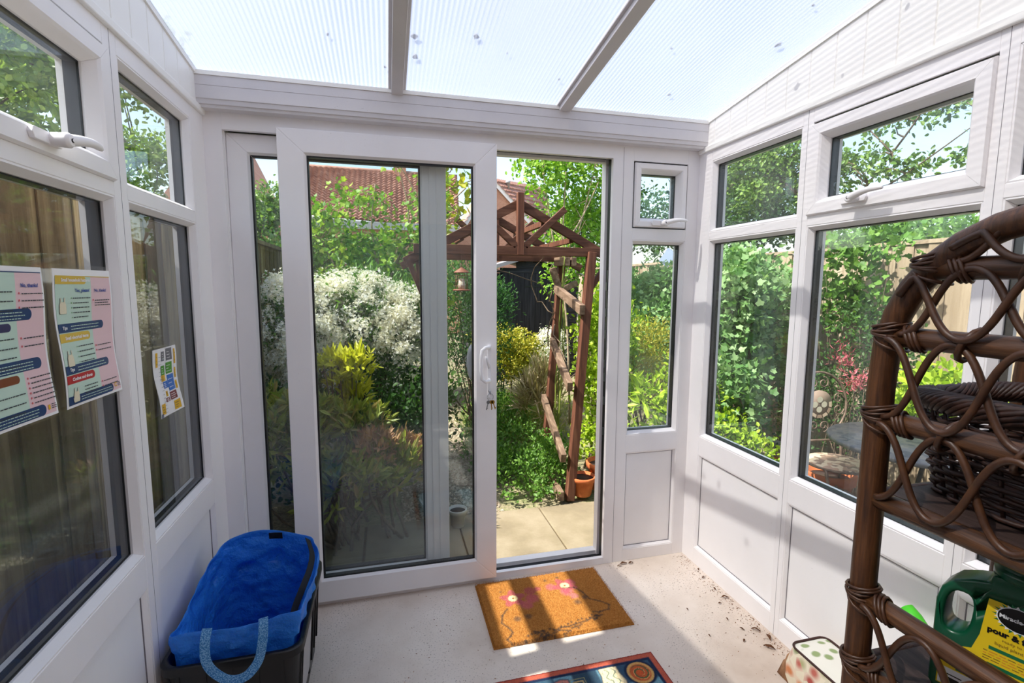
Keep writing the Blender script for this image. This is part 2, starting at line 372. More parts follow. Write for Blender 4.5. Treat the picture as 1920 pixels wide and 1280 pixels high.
tq = window(wn, Bm, NA-e+.006, NBx+e-.008, T2+.008, T3+.012, True, label='small opening light with handle above the narrow pane', handle=(2.0, T2+.028), hflip=1, sw=.046); wn += 1
# sliding sash (room side track) and fixed sash (garden side track)
def door_leaf(name, x0, x1, z0, z1, yf, yb, st, br, tr, label):
    t = bpy.data.objects.new(name, None); COL.objects.link(t); t.location = ((x0+x1)/2, yf, z0); struct(t, label, 'door')
    gx0, gx1, gz0, gz1 = x0+st[0], x1-st[1], z0+br, z1-tr
    for nm, poly in (('stile', [(x0, z0), (gx0, gz0), (gx0, gz1), (x0, z1)]), ('stile', [(x1, z0), (x1, z1), (gx1, gz1), (gx1, gz0)]),
                     ('bottom_rail', [(x0, z0), (x1, z0), (gx1, gz0), (gx0, gz0)]), ('top_rail', [(x0, z1), (gx0, gz1), (gx1, gz1), (x1, z1)])):
        m = MB(); cx = sum(p[0] for p in poly)/4; cz = sum(p[1] for p in poly)/4
        m.prism(poly, Bm, yf, yb); m.build(nm, UPVC, t, bevel=.0025)
    m = MB(); m.ring(Bm, gx0-.004, gx1+.004, gz0-.004, gz1+.004, [(0, yf+.004), (.003, yf+.001), (.012, yf+.012), (.012, yb), (0, yb)]); m.build('glazing_bead', UPVC, t)
    ym = (yf+yb)/2
    m = MB(); m.box((gx0, gz0, ym-.010), (gx1, gz1, ym+.012), 0, Bm); m.build('glass_pane', GLASS, t)
    m = MB(); m.ring(Bm, gx0+.006, gx1-.006, gz0+.006, gz1-.006, [(0, ym-.012), (.008, ym-.012), (.008, ym+.0145), (0, ym+.0145)]); m.build('spacer', GASKET_SHADE, t)
    return t
dA = door_leaf('door_1', .266, 1.163, .030, 2.062, -.030, .018, (.100, .097), .098, .092, 'white sliding patio door leaf slid open to the left')
dB = door_leaf('door_2', .068, .944, .012, 2.044, .034, .080, (.075, .106), .112, .072, 'white fixed glazed door leaf behind the sliding one')
m = MB()
for zz in (.0,): m.box((.868, .02, .030), (.874, 2.03, .0345), 0, Bm); m.box((.9, .02, .030), (.903, 2.03, .0345), 0, Bm)
m.build('interlock', UPVC, dB)
# D handle
m = MB(); hx, hz = 1.113, 1.085
m.prism([(hx+.006, hz-.085), (hx+.022, hz-.085), (hx+.022, hz+.085), (hx+.006, hz+.085)], Bm, -.030, -.037)
m.prism([(hx+.006, hz-.16), (hx+.018, hz-.16), (hx+.018, hz-.085), (hx+.006, hz-.085)], Bm, -.030, -.036)
pts = [Bm(hx+.014, hz+.075, -.034), Bm(hx+.010, hz+.078, -.055), Bm(hx-.010, hz+.078, -.066), Bm(hx-.026, hz+.066, -.068), Bm(hx-.031, hz+.03, -.068), Bm(hx-.031, hz-.03, -.068), Bm(hx-.026, hz-.066, -.068), Bm(hx-.010, hz-.078, -.066), Bm(hx+.010, hz-.078, -.055), Bm(hx+.014, hz-.075, -.034)]
m.tube(pts, .0085, 12)
hd = m.build('handle', plain('handle_white', '#eeeef2', .25), dA)
m = MB(); m.tube([Bm(hx+.012, hz-.02, -.037), Bm(hx+.0, hz+.022, -.046), Bm(hx-.006, hz+.034, -.05)], [.006, .005, .004], 10); m.build('latch', MATS['handle_white'], hd)
m = MB(); m.lathe([(.001, -.006), (.032, -.005), (.045, 0), (.03, .01)], Bm(1.058, hz, .03), 20, sx=.6, sy=1.9, rot=Matrix.Rotation(PI/2, 3, 'X')); m.build('outside_pull', MATS['handle_white'], dA)
# keys
brass = plain('brass', '#b08a3a', .35, Metallic=.9); steel = MATS['steel']
kx, ky, kz = hx+.014, -.041, hz-.128
t = thing('key_ring', (kx, ky, kz), 'bunch of small keys hanging from the lock of the sliding door', 'keys')
m = MB(); m.tube([(kx, -.030, kz), (kx, -.052, kz)], .004, 8); m.lathe([(.001, -.001), (.010, -.001), (.010, .001), (.001, .001)], (kx, -.054, kz-.004), 14, rot=Matrix.Rotation(PI/2, 3, 'Y')); m.build('lock_key', steel, t)
m = MB(); m.tube([(kx+.014*math.cos(a), -.056, kz-.024+.016*math.sin(a)) for a in np.linspace(0, 2*PI, 20)[:-1]], .0012, 6, closed=True); m.build('split_ring', steel, t)
for dx, an, mt in ((-.008, .25, steel), (.004, -.05, brass), (.010, -.3, brass)):
    m = MB(); b = Vector((kx+dx, -.058, kz-.040)); d = Vector((-math.sin(an), 0, -math.cos(an))); x = Vector((math.cos(an), 0, -math.sin(an)))
    pl = [b+x*.008*math.cos(a)+d*(.008+.009*math.sin(a)) for a in np.linspace(0, 2*PI, 13)[:-1]]; n = len(pl)
    vs = pl+[p+Vector((0, .0015, 0)) for p in pl]; m.addf(vs, [tuple(range(n)), tuple(range(n, 2*n))[::-1]]+[(i, (i+1) % n, n+(i+1) % n, n+i) for i in range(n)])
    m.beam(b+d*.014, b+d*.044, .004, .0015, (0, 1, 0)); m.beam(b+d*.034+x*.002, b+d*.038+x*.002, .006, .0014, (0, 1, 0)); m.build('key', mt, t)

# eaves beam, rafters, roof, floor, wall behind the camera
m = MB(); zb0, zb1 = 2.108, 2.222
prof = [(-.060, zb1), (-.062, zb1-.004), (-.062, zb1-.036), (-.060, zb1-.037), (-.060, zb1-.039), (-.062, zb1-.040), (-.062, zb0+.030), (-.058, zb0+.028), (-.056, zb0+.012), (-.050, zb0+.010), (-.048, zb0), (.1, zb0), (.1, zb1)]
n = len(prof); m.addf([(0, y, z) for y, z in prof]+[(W, y, z) for y, z in prof], [tuple(range(n)), tuple(range(n, 2*n))[::-1]]+[(i, (i+1) % n, n+(i+1) % n, n+i) for i in range(n)])
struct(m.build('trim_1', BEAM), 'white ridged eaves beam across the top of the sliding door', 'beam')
m = MB(); m.box((0, -.066, 2.221), (W, .1, 2.236)); struct(m.build('trim_2', CLAD), 'thin white edge strip where the roof meets the eaves beam', 'beam')
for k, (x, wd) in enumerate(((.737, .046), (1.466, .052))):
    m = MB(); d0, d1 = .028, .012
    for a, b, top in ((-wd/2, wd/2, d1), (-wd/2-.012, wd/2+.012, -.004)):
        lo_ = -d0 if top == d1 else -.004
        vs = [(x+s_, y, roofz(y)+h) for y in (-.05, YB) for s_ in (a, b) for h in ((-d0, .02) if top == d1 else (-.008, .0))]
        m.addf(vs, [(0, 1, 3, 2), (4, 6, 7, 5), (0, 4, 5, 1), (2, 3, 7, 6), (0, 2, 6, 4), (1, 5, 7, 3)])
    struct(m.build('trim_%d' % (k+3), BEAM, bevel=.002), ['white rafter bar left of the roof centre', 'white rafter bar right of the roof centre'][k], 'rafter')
m = MB()
vs = [(x, y, roofz(y)+h) for x in (-.05, W+.05) for y in (.16, YB) for h in (.0, .016)]
m.addf(vs, [(0, 1, 3, 2), (4, 6, 7, 5), (0, 4, 5, 1), (2, 3, 7, 6), (0, 2, 6, 4), (1, 5, 7, 3)])
ceil = m.build('ceiling', ROOF); struct(ceil, 'ribbed translucent plastic roof sheets', 'ceiling')
m = MB(); rs = random.Random(4)
for x, y in ((.50, -.33), (.69, -.17), (1.0, -.42), (1.38, -.22), (.79, -.38), (1.13, -.35), (1.72, -.5), (.80, -.26), (.62, -.6), (2.05, -.8), (2.1, -.6), (2.12, -1.0), (1.9, -.2)):
    r = rs.uniform(.005, .015); p = [(x+r*rs.uniform(.5, 1.2)*math.cos(a)*.8, y+r*rs.uniform(.6, 1.3)*math.sin(a)) for a in np.linspace(0, 2*PI, 10)[:-1]]
    m.prism(p, lambda u, v, d: (u, v, roofz(v)+.017+d), 0, .002)
m.build('roof_dirt', plain('roof_moss', '#5c5446', .9), ceil)['kind'] = 'stuff'
m = MB(); m.box((-.06, YB-.1, -.1), (W+.06, .0, 0)); struct(m.build('floor', FLOORM), 'speckled pale painted concrete floor', 'floor')
BR = NB('brick_wall'); v = BR.coord('Object'); bt = BR.add('TexBrick'); BR.link(v, bt.inputs[0]); bt.inputs['Scale'].default_value = 4.4
bt.inputs['Color1'].default_value = lin('#b08a74'); bt.inputs['Color2'].default_value = lin('#bd9880'); bt.inputs['Mortar'].default_value = lin('#b0a090'); bt.inputs['Mortar Size'].default_value = .012
mp_ = v.node; mp_.inputs['Rotation'].default_value = (PI/2, 0, 0); BR.base(bt.outputs[0], .85)
m = MB(); m.box((-.3, YB-.25, -.1), (.3, YB, 5)); m.box((1.25, YB-.25, -.1), (W+.5, YB, 5)); m.box((.3, YB-.25, 2.05), (1.25, YB, 5)); struct(m.build('wall_back', MATS['brick_wall']), 'brick house wall behind the camera', 'wall')
m = MB(); m.box((.3, YB-.12, 0), (1.25, YB-.06, 2.05)); d = m.build('door_3', plain('back_door_paint', '#3a3230', .4), bevel=.004); struct(d, 'dark back door of the house', 'door')
m = MB(); m.tube([(1.15, YB-.06, 1.05), (1.15, YB-.015, 1.05), (1.03, YB-.015, 1.05)], .009, 10); m.build('handle', steel, d)
# ---------------------------------------------------------------- garden ground, paving
g = NB('soil'); v = g.coord('Object'); n1 = g.noise(v, 2.2, 6); n2 = g.noise(v, 45, 4)
c = g.ramp(n1, [(.35, lin('#5b5142')), (.5, lin('#7b7359')), (.65, lin('#6a7a42'))]); c = g.mix(g.ramp(n2, [(.4, (0, 0, 0, 1)), (.7, (.7, .7, .7, 1))]), c, lin('#ada083')); g.base(c, .95); g.bump(n2, .8, .02)
m = MB(); m.box((-30, -.0, -.3), (34, 60, -.185)); m.box((W+.07, -8, -.3), (34, 0, -.185)); m.box((-30, -8, -.3), (-.07, 0, -.185))
struct(m.build('ground', MATS['soil']), 'garden soil', 'ground')
GZ = -.15
pv = NB('paving_stone'); v = pv.coord('Object'); n1 = pv.noise(v, 3, 6); n2 = pv.noise(v, 60, 4); c = pv.ramp(n1, [(.3, lin('#6c614e')), (.5, lin('#82775f')), (.7, lin('#958a73'))])
c = pv.mix(pv.ramp(n2, [(.6, (0, 0, 0, 1)), (.8, (.6, .6, .6, 1))]), c, lin('#7d715a')); pv.base(c, .9); pv.bump(n2, .4, .004)
m = MB(); rs = random.Random(2); pol = []
def slab(x0, y0, x1, y1):
    g_ = .006; j = lambda: rs.uniform(-.004, .004)
    m.prism([(x0+g_+j(), y0+g_+j()), (x1-g_+j(), y0+g_+j()), (x1-g_+j(), y1-g_+j()), (x0+g_+j(), y1-g_+j())], lambda u, v, d: (u, v, d), -.2, GZ+rs.uniform(-.003, .003))
xs = [1.71-.6*k for k in range(4, -1, -1)]+[2.31]
for i in range(len(xs)-1):
    if xs[i] < -.3: xs[i] = -.28
for i in range(len(xs)-1):
    if xs[i+1]-xs[i] > .05:
        slab(xs[i], .13, xs[i+1], .42); slab(xs[i], .42, xs[i+1], 1.02)
for i in range(5):
    for j in range(-5, 2): slab(W+.10+i*.6, j*.6-.3, W+.10+(i+1)*.6, j*.6+.3)
pt = m.build('patio_paving', MATS['paving_stone'], bevel=.004); struct(pt, 'buff paving slabs outside the open door', 'paving')
mp2 = NB('joint_moss'); mp2.base(lin('#5a4a2e'), .95); m = MB(); m.box((-.3, .125, -.2), (2.31, 1.03, -.162)); m.build('joint_soil', MATS['joint_moss'], pt)
# ================================================================ things inside
RNG = np.random.default_rng(7)
rs = random.Random(11)
# ---- recycling box
BX0, BX1, BY0, BY1, BZ = .012, .402, -.735, -.215, .345
blk = noisy('black_box_plastic', '#0a0a0b', '#121113', 30, .4, bump=.1)
t = thing('recycling_box', ((BX0+BX1)/2, (BY0+BY1)/2, 0), 'black plastic recycling box on the floor by the left wall', 'box')
def rrect(cx, cy, hx, hy, r, z, n=5):
    P = []
    for sx, sy, a0 in ((1, 1, 0), (-1, 1, PI/2), (-1, -1, PI), (1, -1, 1.5*PI)):
        for k in range(n+1):
            a = a0+k*PI/2/n; P.append((cx+sx*(hx-r)+r*math.cos(a), cy+sy*(hy-r)+r*math.sin(a), z))
    return P
cx, cy, hx_, hy_ = (BX0+BX1)/2, (BY0+BY1)/2, (BX1-BX0)/2, (BY1-BY0)/2
m = MB(); R = []
for off, z in ((-.04, .0), (-.035, .0), (-.012, BZ-.03), (-.010, BZ-.028), (0, BZ-.026), (0, BZ-.003), (-.003, BZ), (-.012, BZ), (-.016, BZ-.004), (-.018, BZ-.03), (-.045, .012)):
    R.append(rrect(cx, cy, hx_+off, hy_+off, .045, z))
nn = len(R[0]); vs = [p for r in R for p in r]; fs = [(i*nn+k, i*nn+(k+1) % nn, (i+1)*nn+(k+1) % nn, (i+1)*nn+k) for i in range(len(R)-1) for k in range(nn)]
fs += [tuple(range(nn))[::-1], tuple((len(R)-1)*nn+k for k in range(nn))]
m.addf(vs, fs, 0, True); b = m.build('tub', blk, t)
k = b.modifiers.new('es', 'EDGE_SPLIT'); k.split_angle = .7
m = MB()
for q in range(7): y = BY0+.06+q*.065; m.beam((BX1-.014, y, BZ-.03), (BX1-.030, y, .06), .008, .010, (1, 0, 0))
for q in range(5): x = BX0+.05+q*.07; m.beam((x, BY0+.014, BZ-.03), (x, BY0+.030, .06), .010, .008, (0, 1, 0))
m.build('rib', blk, t)
m = MB(); m.addf([(BX1-.0075, -.66, .29), (BX1-.0075, -.50, .29), (BX1-.021, -.50, .10), (BX1-.021, -.66, .10), (BX1-.009, -.66, .29), (BX1-.009, -.50, .29), (BX1-.0225, -.50, .10), (BX1-.0225, -.66, .10)], [(0, 1, 2, 3), (7, 6, 5, 4), (0, 4, 5, 1), (2, 6, 7, 3), (1, 5, 6, 2), (0, 3, 7, 4)])
m.build('sticker', plain('sticker_grey', '#a9a7ab', .5), t)['label'] = 'grey sticker'
# ---- blue bag
def bagmat(name, a, b_):
    q = NB(name); v = q.coord('Object'); wv = q.add('TexWave'); wv.inputs['Scale'].default_value = 160; wv.bands_direction = 'Z'; q.link(v, wv.inputs[0]); w2 = q.add('TexWave'); w2.inputs['Scale'].default_value = 160; w2.bands_direction = 'X'; q.link(v, w2.inputs[0])
    n = q.noise(v, 9, 4); c = q.ramp(n, [(.3, lin(a)), (.7, lin(b_))]); q.base(q.mix(q.mix(.5, wv.outputs[0], w2.outputs[0]), c, lin(b_)), .32)
    tl = q.add('BsdfTranslucent'); tl.inputs[0].default_value = lin(b_); mx = q.add('MixShader'); mx.inputs[0].default_value = .3; q.bump(q.noise(v, 22, 4), .9, .02)
    q.link(q.b.outputs[0], mx.inputs[1]); q.link(tl.outputs[0], mx.inputs[2]); q.link(mx.outputs[0], q.out.inputs[0]); return q.m
BAG = bagmat('blue_woven_plastic', '#065cd2', '#3c9ffa')
t = thing('shopping_bag', (.2, -.5, .1), 'open blue woven plastic carrier bag standing in the black recycling box', 'bag')
rim = [(.090, -.290, .500), (.165, -.275, .515), (.255, -.285, .512), (.340, -.310, .495), (.385, -.345, .490), (.415, -.44, .475), (.420, -.52, .462), (.408, -.60, .455), (.398, -.682, .454), (.392, -.703, .452), (.345, -.706, .446), (.27, -.715, .436), (.18, -.712, .430), (.10, -.705, .432), (.050, -.702, .424), (.038, -.672, .415), (.040, -.62, .402), (.035, -.53, .415), (.040, -.43, .440), (.058, -.34, .475)]
base = [(.075, -.27), (.15, -.262), (.22, -.262), (.29, -.262), (.345, -.27), (.365, -.38), (.37, -.48), (.367, -.58), (.360, -.670), (.352, -.688), (.30, -.69), (.23, -.695), (.16, -.692), (.09, -.690), (.055, -.688), (.048, -.66), (.045, -.58), (.042, -.50), (.045, -.42), (.052, -.33)]
n = len(rim); SUB = 7; LV = 30
def loopi(L, u):
    i = int(u) % len(L); f = u-int(u); p0, p1, p2, p3 = (Vector(L[(i+k) % len(L)]) for k in (-1, 0, 1, 2))
    return .5*((2*p1)+(p2-p0)*f+(2*p0-5*p1+4*p2-p3)*f*f+(3*p1-p0-3*p2+p3)*f**3)
from mathutils import noise as mno
P = []
for k in range(n*SUB):
    u = k/SUB; r = loopi(rim, u); b3 = loopi([(x, y, 0) for x, y in base], u); col = []
    for j in range(LV+1):
        q = j/LV; p = Vector((r.x+(b3.x-r.x)*min(1, q*1.15)**.8, r.y+(b3.y-r.y)*min(1, q*1.15)**.8, r.z*(1-q)+.05*q))
        nrm = Vector((p.x-.22, (p.y+.48)*.7, 0)).normalized(); a = mno.noise(Vector((p.x*14, p.y*14, p.z*9)))*.020+(abs(mno.noise(Vector((p.x*11+3, p.y*11, p.z*19))))-.25)*.045+(abs(mno.noise(p*27))-.2)*.014
        env = math.sin(min(1, q*3+.12)*PI/2)
        if p.z < BZ+.02: a = min(a, -.004)
        p += nrm*a*env
        p.x = min(max(p.x, .030), .425 if p.z > BZ+.02 else .37); 
        if p.z < BZ+.015: p.y = min(max(p.y, BY0+.035), BY1-.035); p.x = max(p.x, .045)
        col.append(p)
    P.append(col)
m = MB(); m.grid(P, 0, True, True)
bot = [c[-1] for c in P]; m.addf(bot, [tuple(range(len(bot)))], 0)
b = m.build('body', BAG, t, solid=.0016, recalc=True)
# folded hem strips and straps
def ribbon(pts, wid, side, mi=0, th=.0018, m=None):
    """flat webbing strap along pts; side = width direction per point"""
    m = m or MB(); vs = []; pts = [Vector(p) for p in pts]
    for i, p in enumerate(pts):
        sd = Vector(side[i] if isinstance(side, list) else side).normalized(); d = (pts[min(i+1, len(pts)-1)]-pts[max(i-1, 0)]).normalized(); nn_ = d.cross(sd).normalized()
        for a, b_ in ((-1, -1), (1, -1), (1, 1), (-1, 1)): vs.append(p+sd*a*wid/2+nn_*b_*th/2)
    fs = [(i*4+k, i*4+(k+1) % 4, (i+1)*4+(k+1) % 4, (i+1)*4+k) for i in range(len(pts)-1) for k in range(4)]+[(3, 2, 1, 0), tuple((len(pts)-1)*4+k for k in range(4))]
    m.addf(vs, fs, mi, False); return m
def smooth(pts, n=6):
    out = []; L = [Vector(p) for p in pts]; L = [L[0]]+L+[L[-1]]
    for i in range(1, len(L)-2):
        for k in range(n):
            f = k/n; p0, p1, p2, p3 = L[i-1:i+3]; out.append(.5*((2*p1)+(p2-p0)*f+(2*p0-5*p1+4*p2-p3)*f*f+(3*p1-p0-3*p2+p3)*f**3))
    return out+[L[-2]]
q = NB('woven_strap'); v = q.coord('Object', (1, 1, 1), (.0, .0, 0)); ck = q.add('TexVoronoi'); ck.inputs['Scale'].default_value = 330; q.link(v, ck.inputs[0])
q.base(q.ramp(ck.outputs['Distance'], [(.25, lin('#8fc4e8')), (.6, lin('#2f78b8'))]), .6)
sp = smooth([(.150, -.728, .452), (.148, -.745, .425), (.150, -.757, .38), (.165, -.762, .345), (.200, -.768, .315), (.232, -.770, .308), (.262, -.768, .318), (.288, -.760, .350), (.298, -.752, .395), (.300, -.738, .435), (.297, -.722, .455)])
sd = []
for i, p in enumerate(sp):
    a = i/(len(sp)-1); sd.append(Vector((math.cos((a-.5)*2.4)*.0+abs(math.cos(a*PI)), 0.15, math.sin(a*PI)*(1))) if False else Vector((abs(math.cos(a*PI))+.15, -.25, (math.sin(a*PI))*(-1 if a > .5 else 1)*.6)).normalized())
d_ = []
for i, p in enumerate(sp):
    tt = (sp[min(i+1, len(sp)-1)]-sp[max(i-1, 0)]).normalized(); nrm = Vector((0, -1, .25)).normalized(); d_.append(tt.cross(nrm).normalized())
m = ribbon(sp, .026, d_); m.build('handle_strap', MATS['woven_strap'], t)['label'] = 'pale blue woven handle'
blkweb = plain('black_webbing', '#0c0c10', .7)
wp = smooth([(.372, -.345, .489), (.398, -.43, .474), (.400, -.50, .458), (.388, -.56, .436), (.372, -.61, .405), (.366, -.64, .385)])
wp = [p+Vector((-.004, 0, .006)) for p in wp]; m = ribbon(wp, .022, [Vector((-.75, -.1, .65)) for _ in wp]); m.build('black_strap', blkweb, t)
m = ribbon([(.225, -.296, .500), (.245, -.297, .500), (.272, -.300, .498)], .026, Vector((0, -.2, 1))); m.build('black_strap', blkweb, t)
# ---- coir doormat
def cellmap(name, mesh_pts, colf): pass
def colgrid(name, x0, x1, y0, y1, z, nx, ny, colf, hf, mat, parent, ang=0, skirt=True, edge=.0):
    X = np.linspace(x0, x1, nx); Y = np.linspace(y0, y1, ny); gx, gy = np.meshgrid(X, Y, indexing='ij')
    C = colf(gx, gy); Z = z+hf(gx, gy)
    vs = np.stack([gx, gy, Z], -1).reshape(-1, 3); vs = vs.tolist(); cols = C.reshape(-1, 3).tolist()
    fs = [(i*ny+j, (i+1)*ny+j, (i+1)*ny+j+1, i*ny+j+1) for i in range(nx-1) for j in range(ny-1)]
    per = [(i, 0) for i in range(nx)]+[(nx-1, j) for j in range(1, ny)]+[(i, ny-1) for i in range(nx-2, -1, -1)]+[(0, j) for j in range(ny-2, 0, -1)]
    b0 = len(vs)
    for i, j in per: vs.append([X[i], Y[j], .0005]); cols.append(cols[i*ny+j])
    for k in range(len(per)):
        a, b_ = per[k], per[(k+1) % len(per)]; fs.append((b_[0]*ny+b_[1], a[0]*ny+a[1], b0+k, b0+(k+1) % len(per)))
    me = bpy.data.meshes.new(name); ox, oy = ((x0+x1)/2, (y0+y1)/2) if parent is None else (0, 0)
    me.from_pydata([(p[0]-ox, p[1]-oy, p[2]) for p in vs], [], fs); at = me.color_attributes.new('print', 'FLOAT_COLOR', 'POINT')
    at.data.foreach_set('color', np.concatenate([np.array(cols), np.ones((len(cols), 1))], 1).astype(np.float32).ravel()); me.materials.append(mat)
    me.polygons.foreach_set('use_smooth', [True]*len(fs))
    o = bpy.data.objects.new(name, me); COL.objects.link(o); o.location = (ox, oy, 0)
    if parent: o.parent = parent; o.location = -world_loc(parent)
    return o
def L3(h): return np.array(lin(h)[:3])
def blend(C, mask, col): return C*(1-mask[..., None])+np.array(col)*mask[..., None]
def sstep(a, b, x): t_ = np.clip((x-a)/(b-a), 0, 1); return t_*t_*(3-2*t_)
def hashn(x, y, s):
    v_ = np.sin(x*12.9898*s+y*78.233*s)*43758.5453; return v_-np.floor(v_)
MX0, MX1, MY0, MY1 = 1.056, 1.672, -.462, -.034
strk = [[(.09, .43), (.13, .425), (.17, .428), (.21, .418)], [(.19, .40), (.215, .385), (.225, .41), (.205, .435)], [(.265, .398), (.30, .385), (.33, .388), (.37, .378), (.42, .372), (.47, .352), (.50, .352)], [(.255, .41), (.29, .40), (.32, .41)], [(.34, .40), (.37, .395)], [(.455, .375), (.475, .362)], [(.108, .215), (.075, .255), (.062, .30), (.085, .335), (.095, .365), (.080, .385), (.062, .40), (.075, .425)], [(.40, .13), (.455, .14), (.48, .185), (.49, .235), (.53, .262), (.56, .295), (.545, .325), (.50, .33), (.47, .325)]]
letters = []
rr_ = random.Random(5)
for k in range(11): letters.append((.085+k*.0165, .428-.004*k+rr_.uniform(-.006, .006)+.02*math.sin(k), .007))
for k in range(5): letters.append((.185+k*.012, .40+rr_.uniform(-.02, .02), .009)); letters.append((.21+k*.012, .425+rr_.uniform(-.012, .006), .007))
for k in range(14): letters.append((.265+k*.0175, .395-.0045*k+rr_.uniform(-.008, .008), .006))
for k in range(4): letters.append((.30+k*.01, .42+rr_.uniform(-.01, .01), .006)); letters.append((.36+k*.01, .395+rr_.uniform(-.01, .01), .006)); letters.append((.455+k*.01, .36+rr_.uniform(-.01, .01), .007))
def matcol(gx, gy):
    u = gx-MX0; v_ = MY1-gy; n_ = hashn(gx, gy, 1.); n2 = hashn(np.floor(gx*220), np.floor(gy*220), .7)
    C = np.zeros(gx.shape+(3,))+L3('#a96c30'); C = blend(C, n2*.55, L3('#cf9650')); C = blend(C, (n_ > .8)*.5, L3('#8a5424'))
    def flower(cx, cy, s_, C):
        r = np.hypot(u-cx, (v_-cy)); a = np.arctan2(v_-cy, u-cx); pet = .055*s_*(1+.25*np.cos(5*a+cx*9))
        C = blend(C, sstep(pet, pet*.8, r)*(.55+.3*n2), L3('#b85868')); C = blend(C, sstep(.026*s_, .018*s_, r)*.9, L3('#f0dca8')); return blend(C, sstep(.006, .004, r), L3('#8a5a30'))
    for dx, dy, s_, c_ in ((.235, .17, .9, '#c85a70'), (.20, .21, .8, '#c96074'), (.24, .115, .8, '#b04a5e'), (.345, .11, .7, '#c66a78'), (.41, .16, .9, '#c9707a'), (.45, .10, .7, '#c86a78'), (.43, .20, .6, '#c47a80'), (.28, .11, .5, '#a84460')):
        r = np.hypot(u-dx, v_-dy); C = blend(C, sstep(.05*s_, .028*s_, r+n2*.008)*(.45+.35*n_), L3(c_))
    C = flower(.150, .150, 1., C); C = flower(.415, .115, 1., C)
    for cx, cy, s_ in ((.135, .29, 1), (.185, .285, 1), (.43, .245, 1), (.475, .22, .9), (.105, .09, .5), (.335, .055, .6), (.40, .045, .6)):
        r = np.hypot(u-cx, v_-cy); C = blend(C, sstep(.028*s_, .010*s_, r+n_*.008)*.7, L3('#54463e'))
    for st in strk:
        for (a0, b0_), (a1, b1_) in zip(st[:-1], st[1:]):
            L_ = max(1e-6, math.hypot(a1-a0, b1_-b0_)); tt = np.clip(((u-a0)*(a1-a0)+(v_-b0_)*(b1_-b0_))/L_**2, 0, 1); r = np.hypot(u-a0-tt*(a1-a0), v_-b0_-tt*(b1_-b0_))
            C = blend(C, sstep(.010, .004, r+n_*.006)*.75, L3('#4c4038'))
    for lx, ly, lr in letters:
        r = np.hypot(u-lx, v_-ly); C = blend(C, sstep(lr+.005, lr-.002, r+n_*.005)*.85, L3('#4c4038'))
    return C
COIR = attrmat('coir_print', 'print', .95, .8)
t = thing('doormat', ((MX0+MX1)/2, (MY0+MY1)/2, 0), 'brown coir doormat printed with pink flowers, on the floor before the open door', 'doormat')
colgrid('mat_base', MX0, MX1, MY0, MY1, .012, 260, 190, matcol, lambda x, y: hashn(x, y, 1.7)*.004-.010*(np.maximum(np.maximum(MX0+.006-x, x-MX1+.006), np.maximum(MY0+.006-y, y-MY1+.006)) > 0), COIR, t)
NF = 42000; fx = RNG.uniform(MX0-.002, MX1+.002, NF); fy = RNG.uniform(MY0-.004, MY1+.002, NF); Cf = matcol(fx, fy)*RNG.uniform(.65, 1.25, (NF, 1))
an = RNG.uniform(0, 2*PI, NF); ln = RNG.uniform(.004, .009, NF); tx = RNG.normal(0, .45, (NF, 2)); b0 = np.stack([fx, fy, np.full(NF, .011)], 1); dd = np.stack([np.cos(an), np.sin(an), 0*an], 1)*.0005
tip = b0+np.stack([tx[:, 0]*ln, tx[:, 1]*ln, ln], 1); V3 = np.stack([b0-dd, b0+dd, tip], 1).reshape(-1, 3)
def npmesh(name, V, F, k, mats, mi=None, attr=None, parent=None, smooth=False, origin=(0, 0, 0)):
    me = bpy.data.meshes.new(name); V = V-np.array(origin); me.vertices.add(len(V)); me.vertices.foreach_set('co', V.astype(np.float32).ravel())
    me.loops.add(F.size); me.loops.foreach_set('vertex_index', F.astype(np.int32).ravel()); nf = F.size//k
    me.polygons.add(nf); me.polygons.foreach_set('loop_start', np.arange(0, F.size, k, dtype=np.int32)); me.polygons.foreach_set('loop_total', np.full(nf, k, np.int32))
    for mm_ in (mats if isinstance(mats, (list, tuple)) else [mats]): me.materials.append(mm_)
    me.update(calc_edges=True); me.validate()
    if mi is not None: me.polygons.foreach_set('material_index', mi.astype(np.int32))
    me.polygons.foreach_set('use_smooth', np.full(nf, smooth))
    if attr is not None:
        at = me.color_attributes.new('print', 'FLOAT_COLOR', 'POINT'); at.data.foreach_set('color', np.concatenate([attr, np.ones((len(attr), 1))], 1).astype(np.float32).ravel())
    o = bpy.data.objects.new(name, me); COL.objects.link(o); o.location = origin
    if parent is not None: o.parent = parent; o.location = Vector(origin)-world_loc(parent)
    return o
o = npmesh('coir_pile', V3, np.arange(len(V3)).reshape(-1, 3), 3, COIR, attr=np.repeat(Cf, 3, 0), parent=t); o['kind'] = 'stuff'
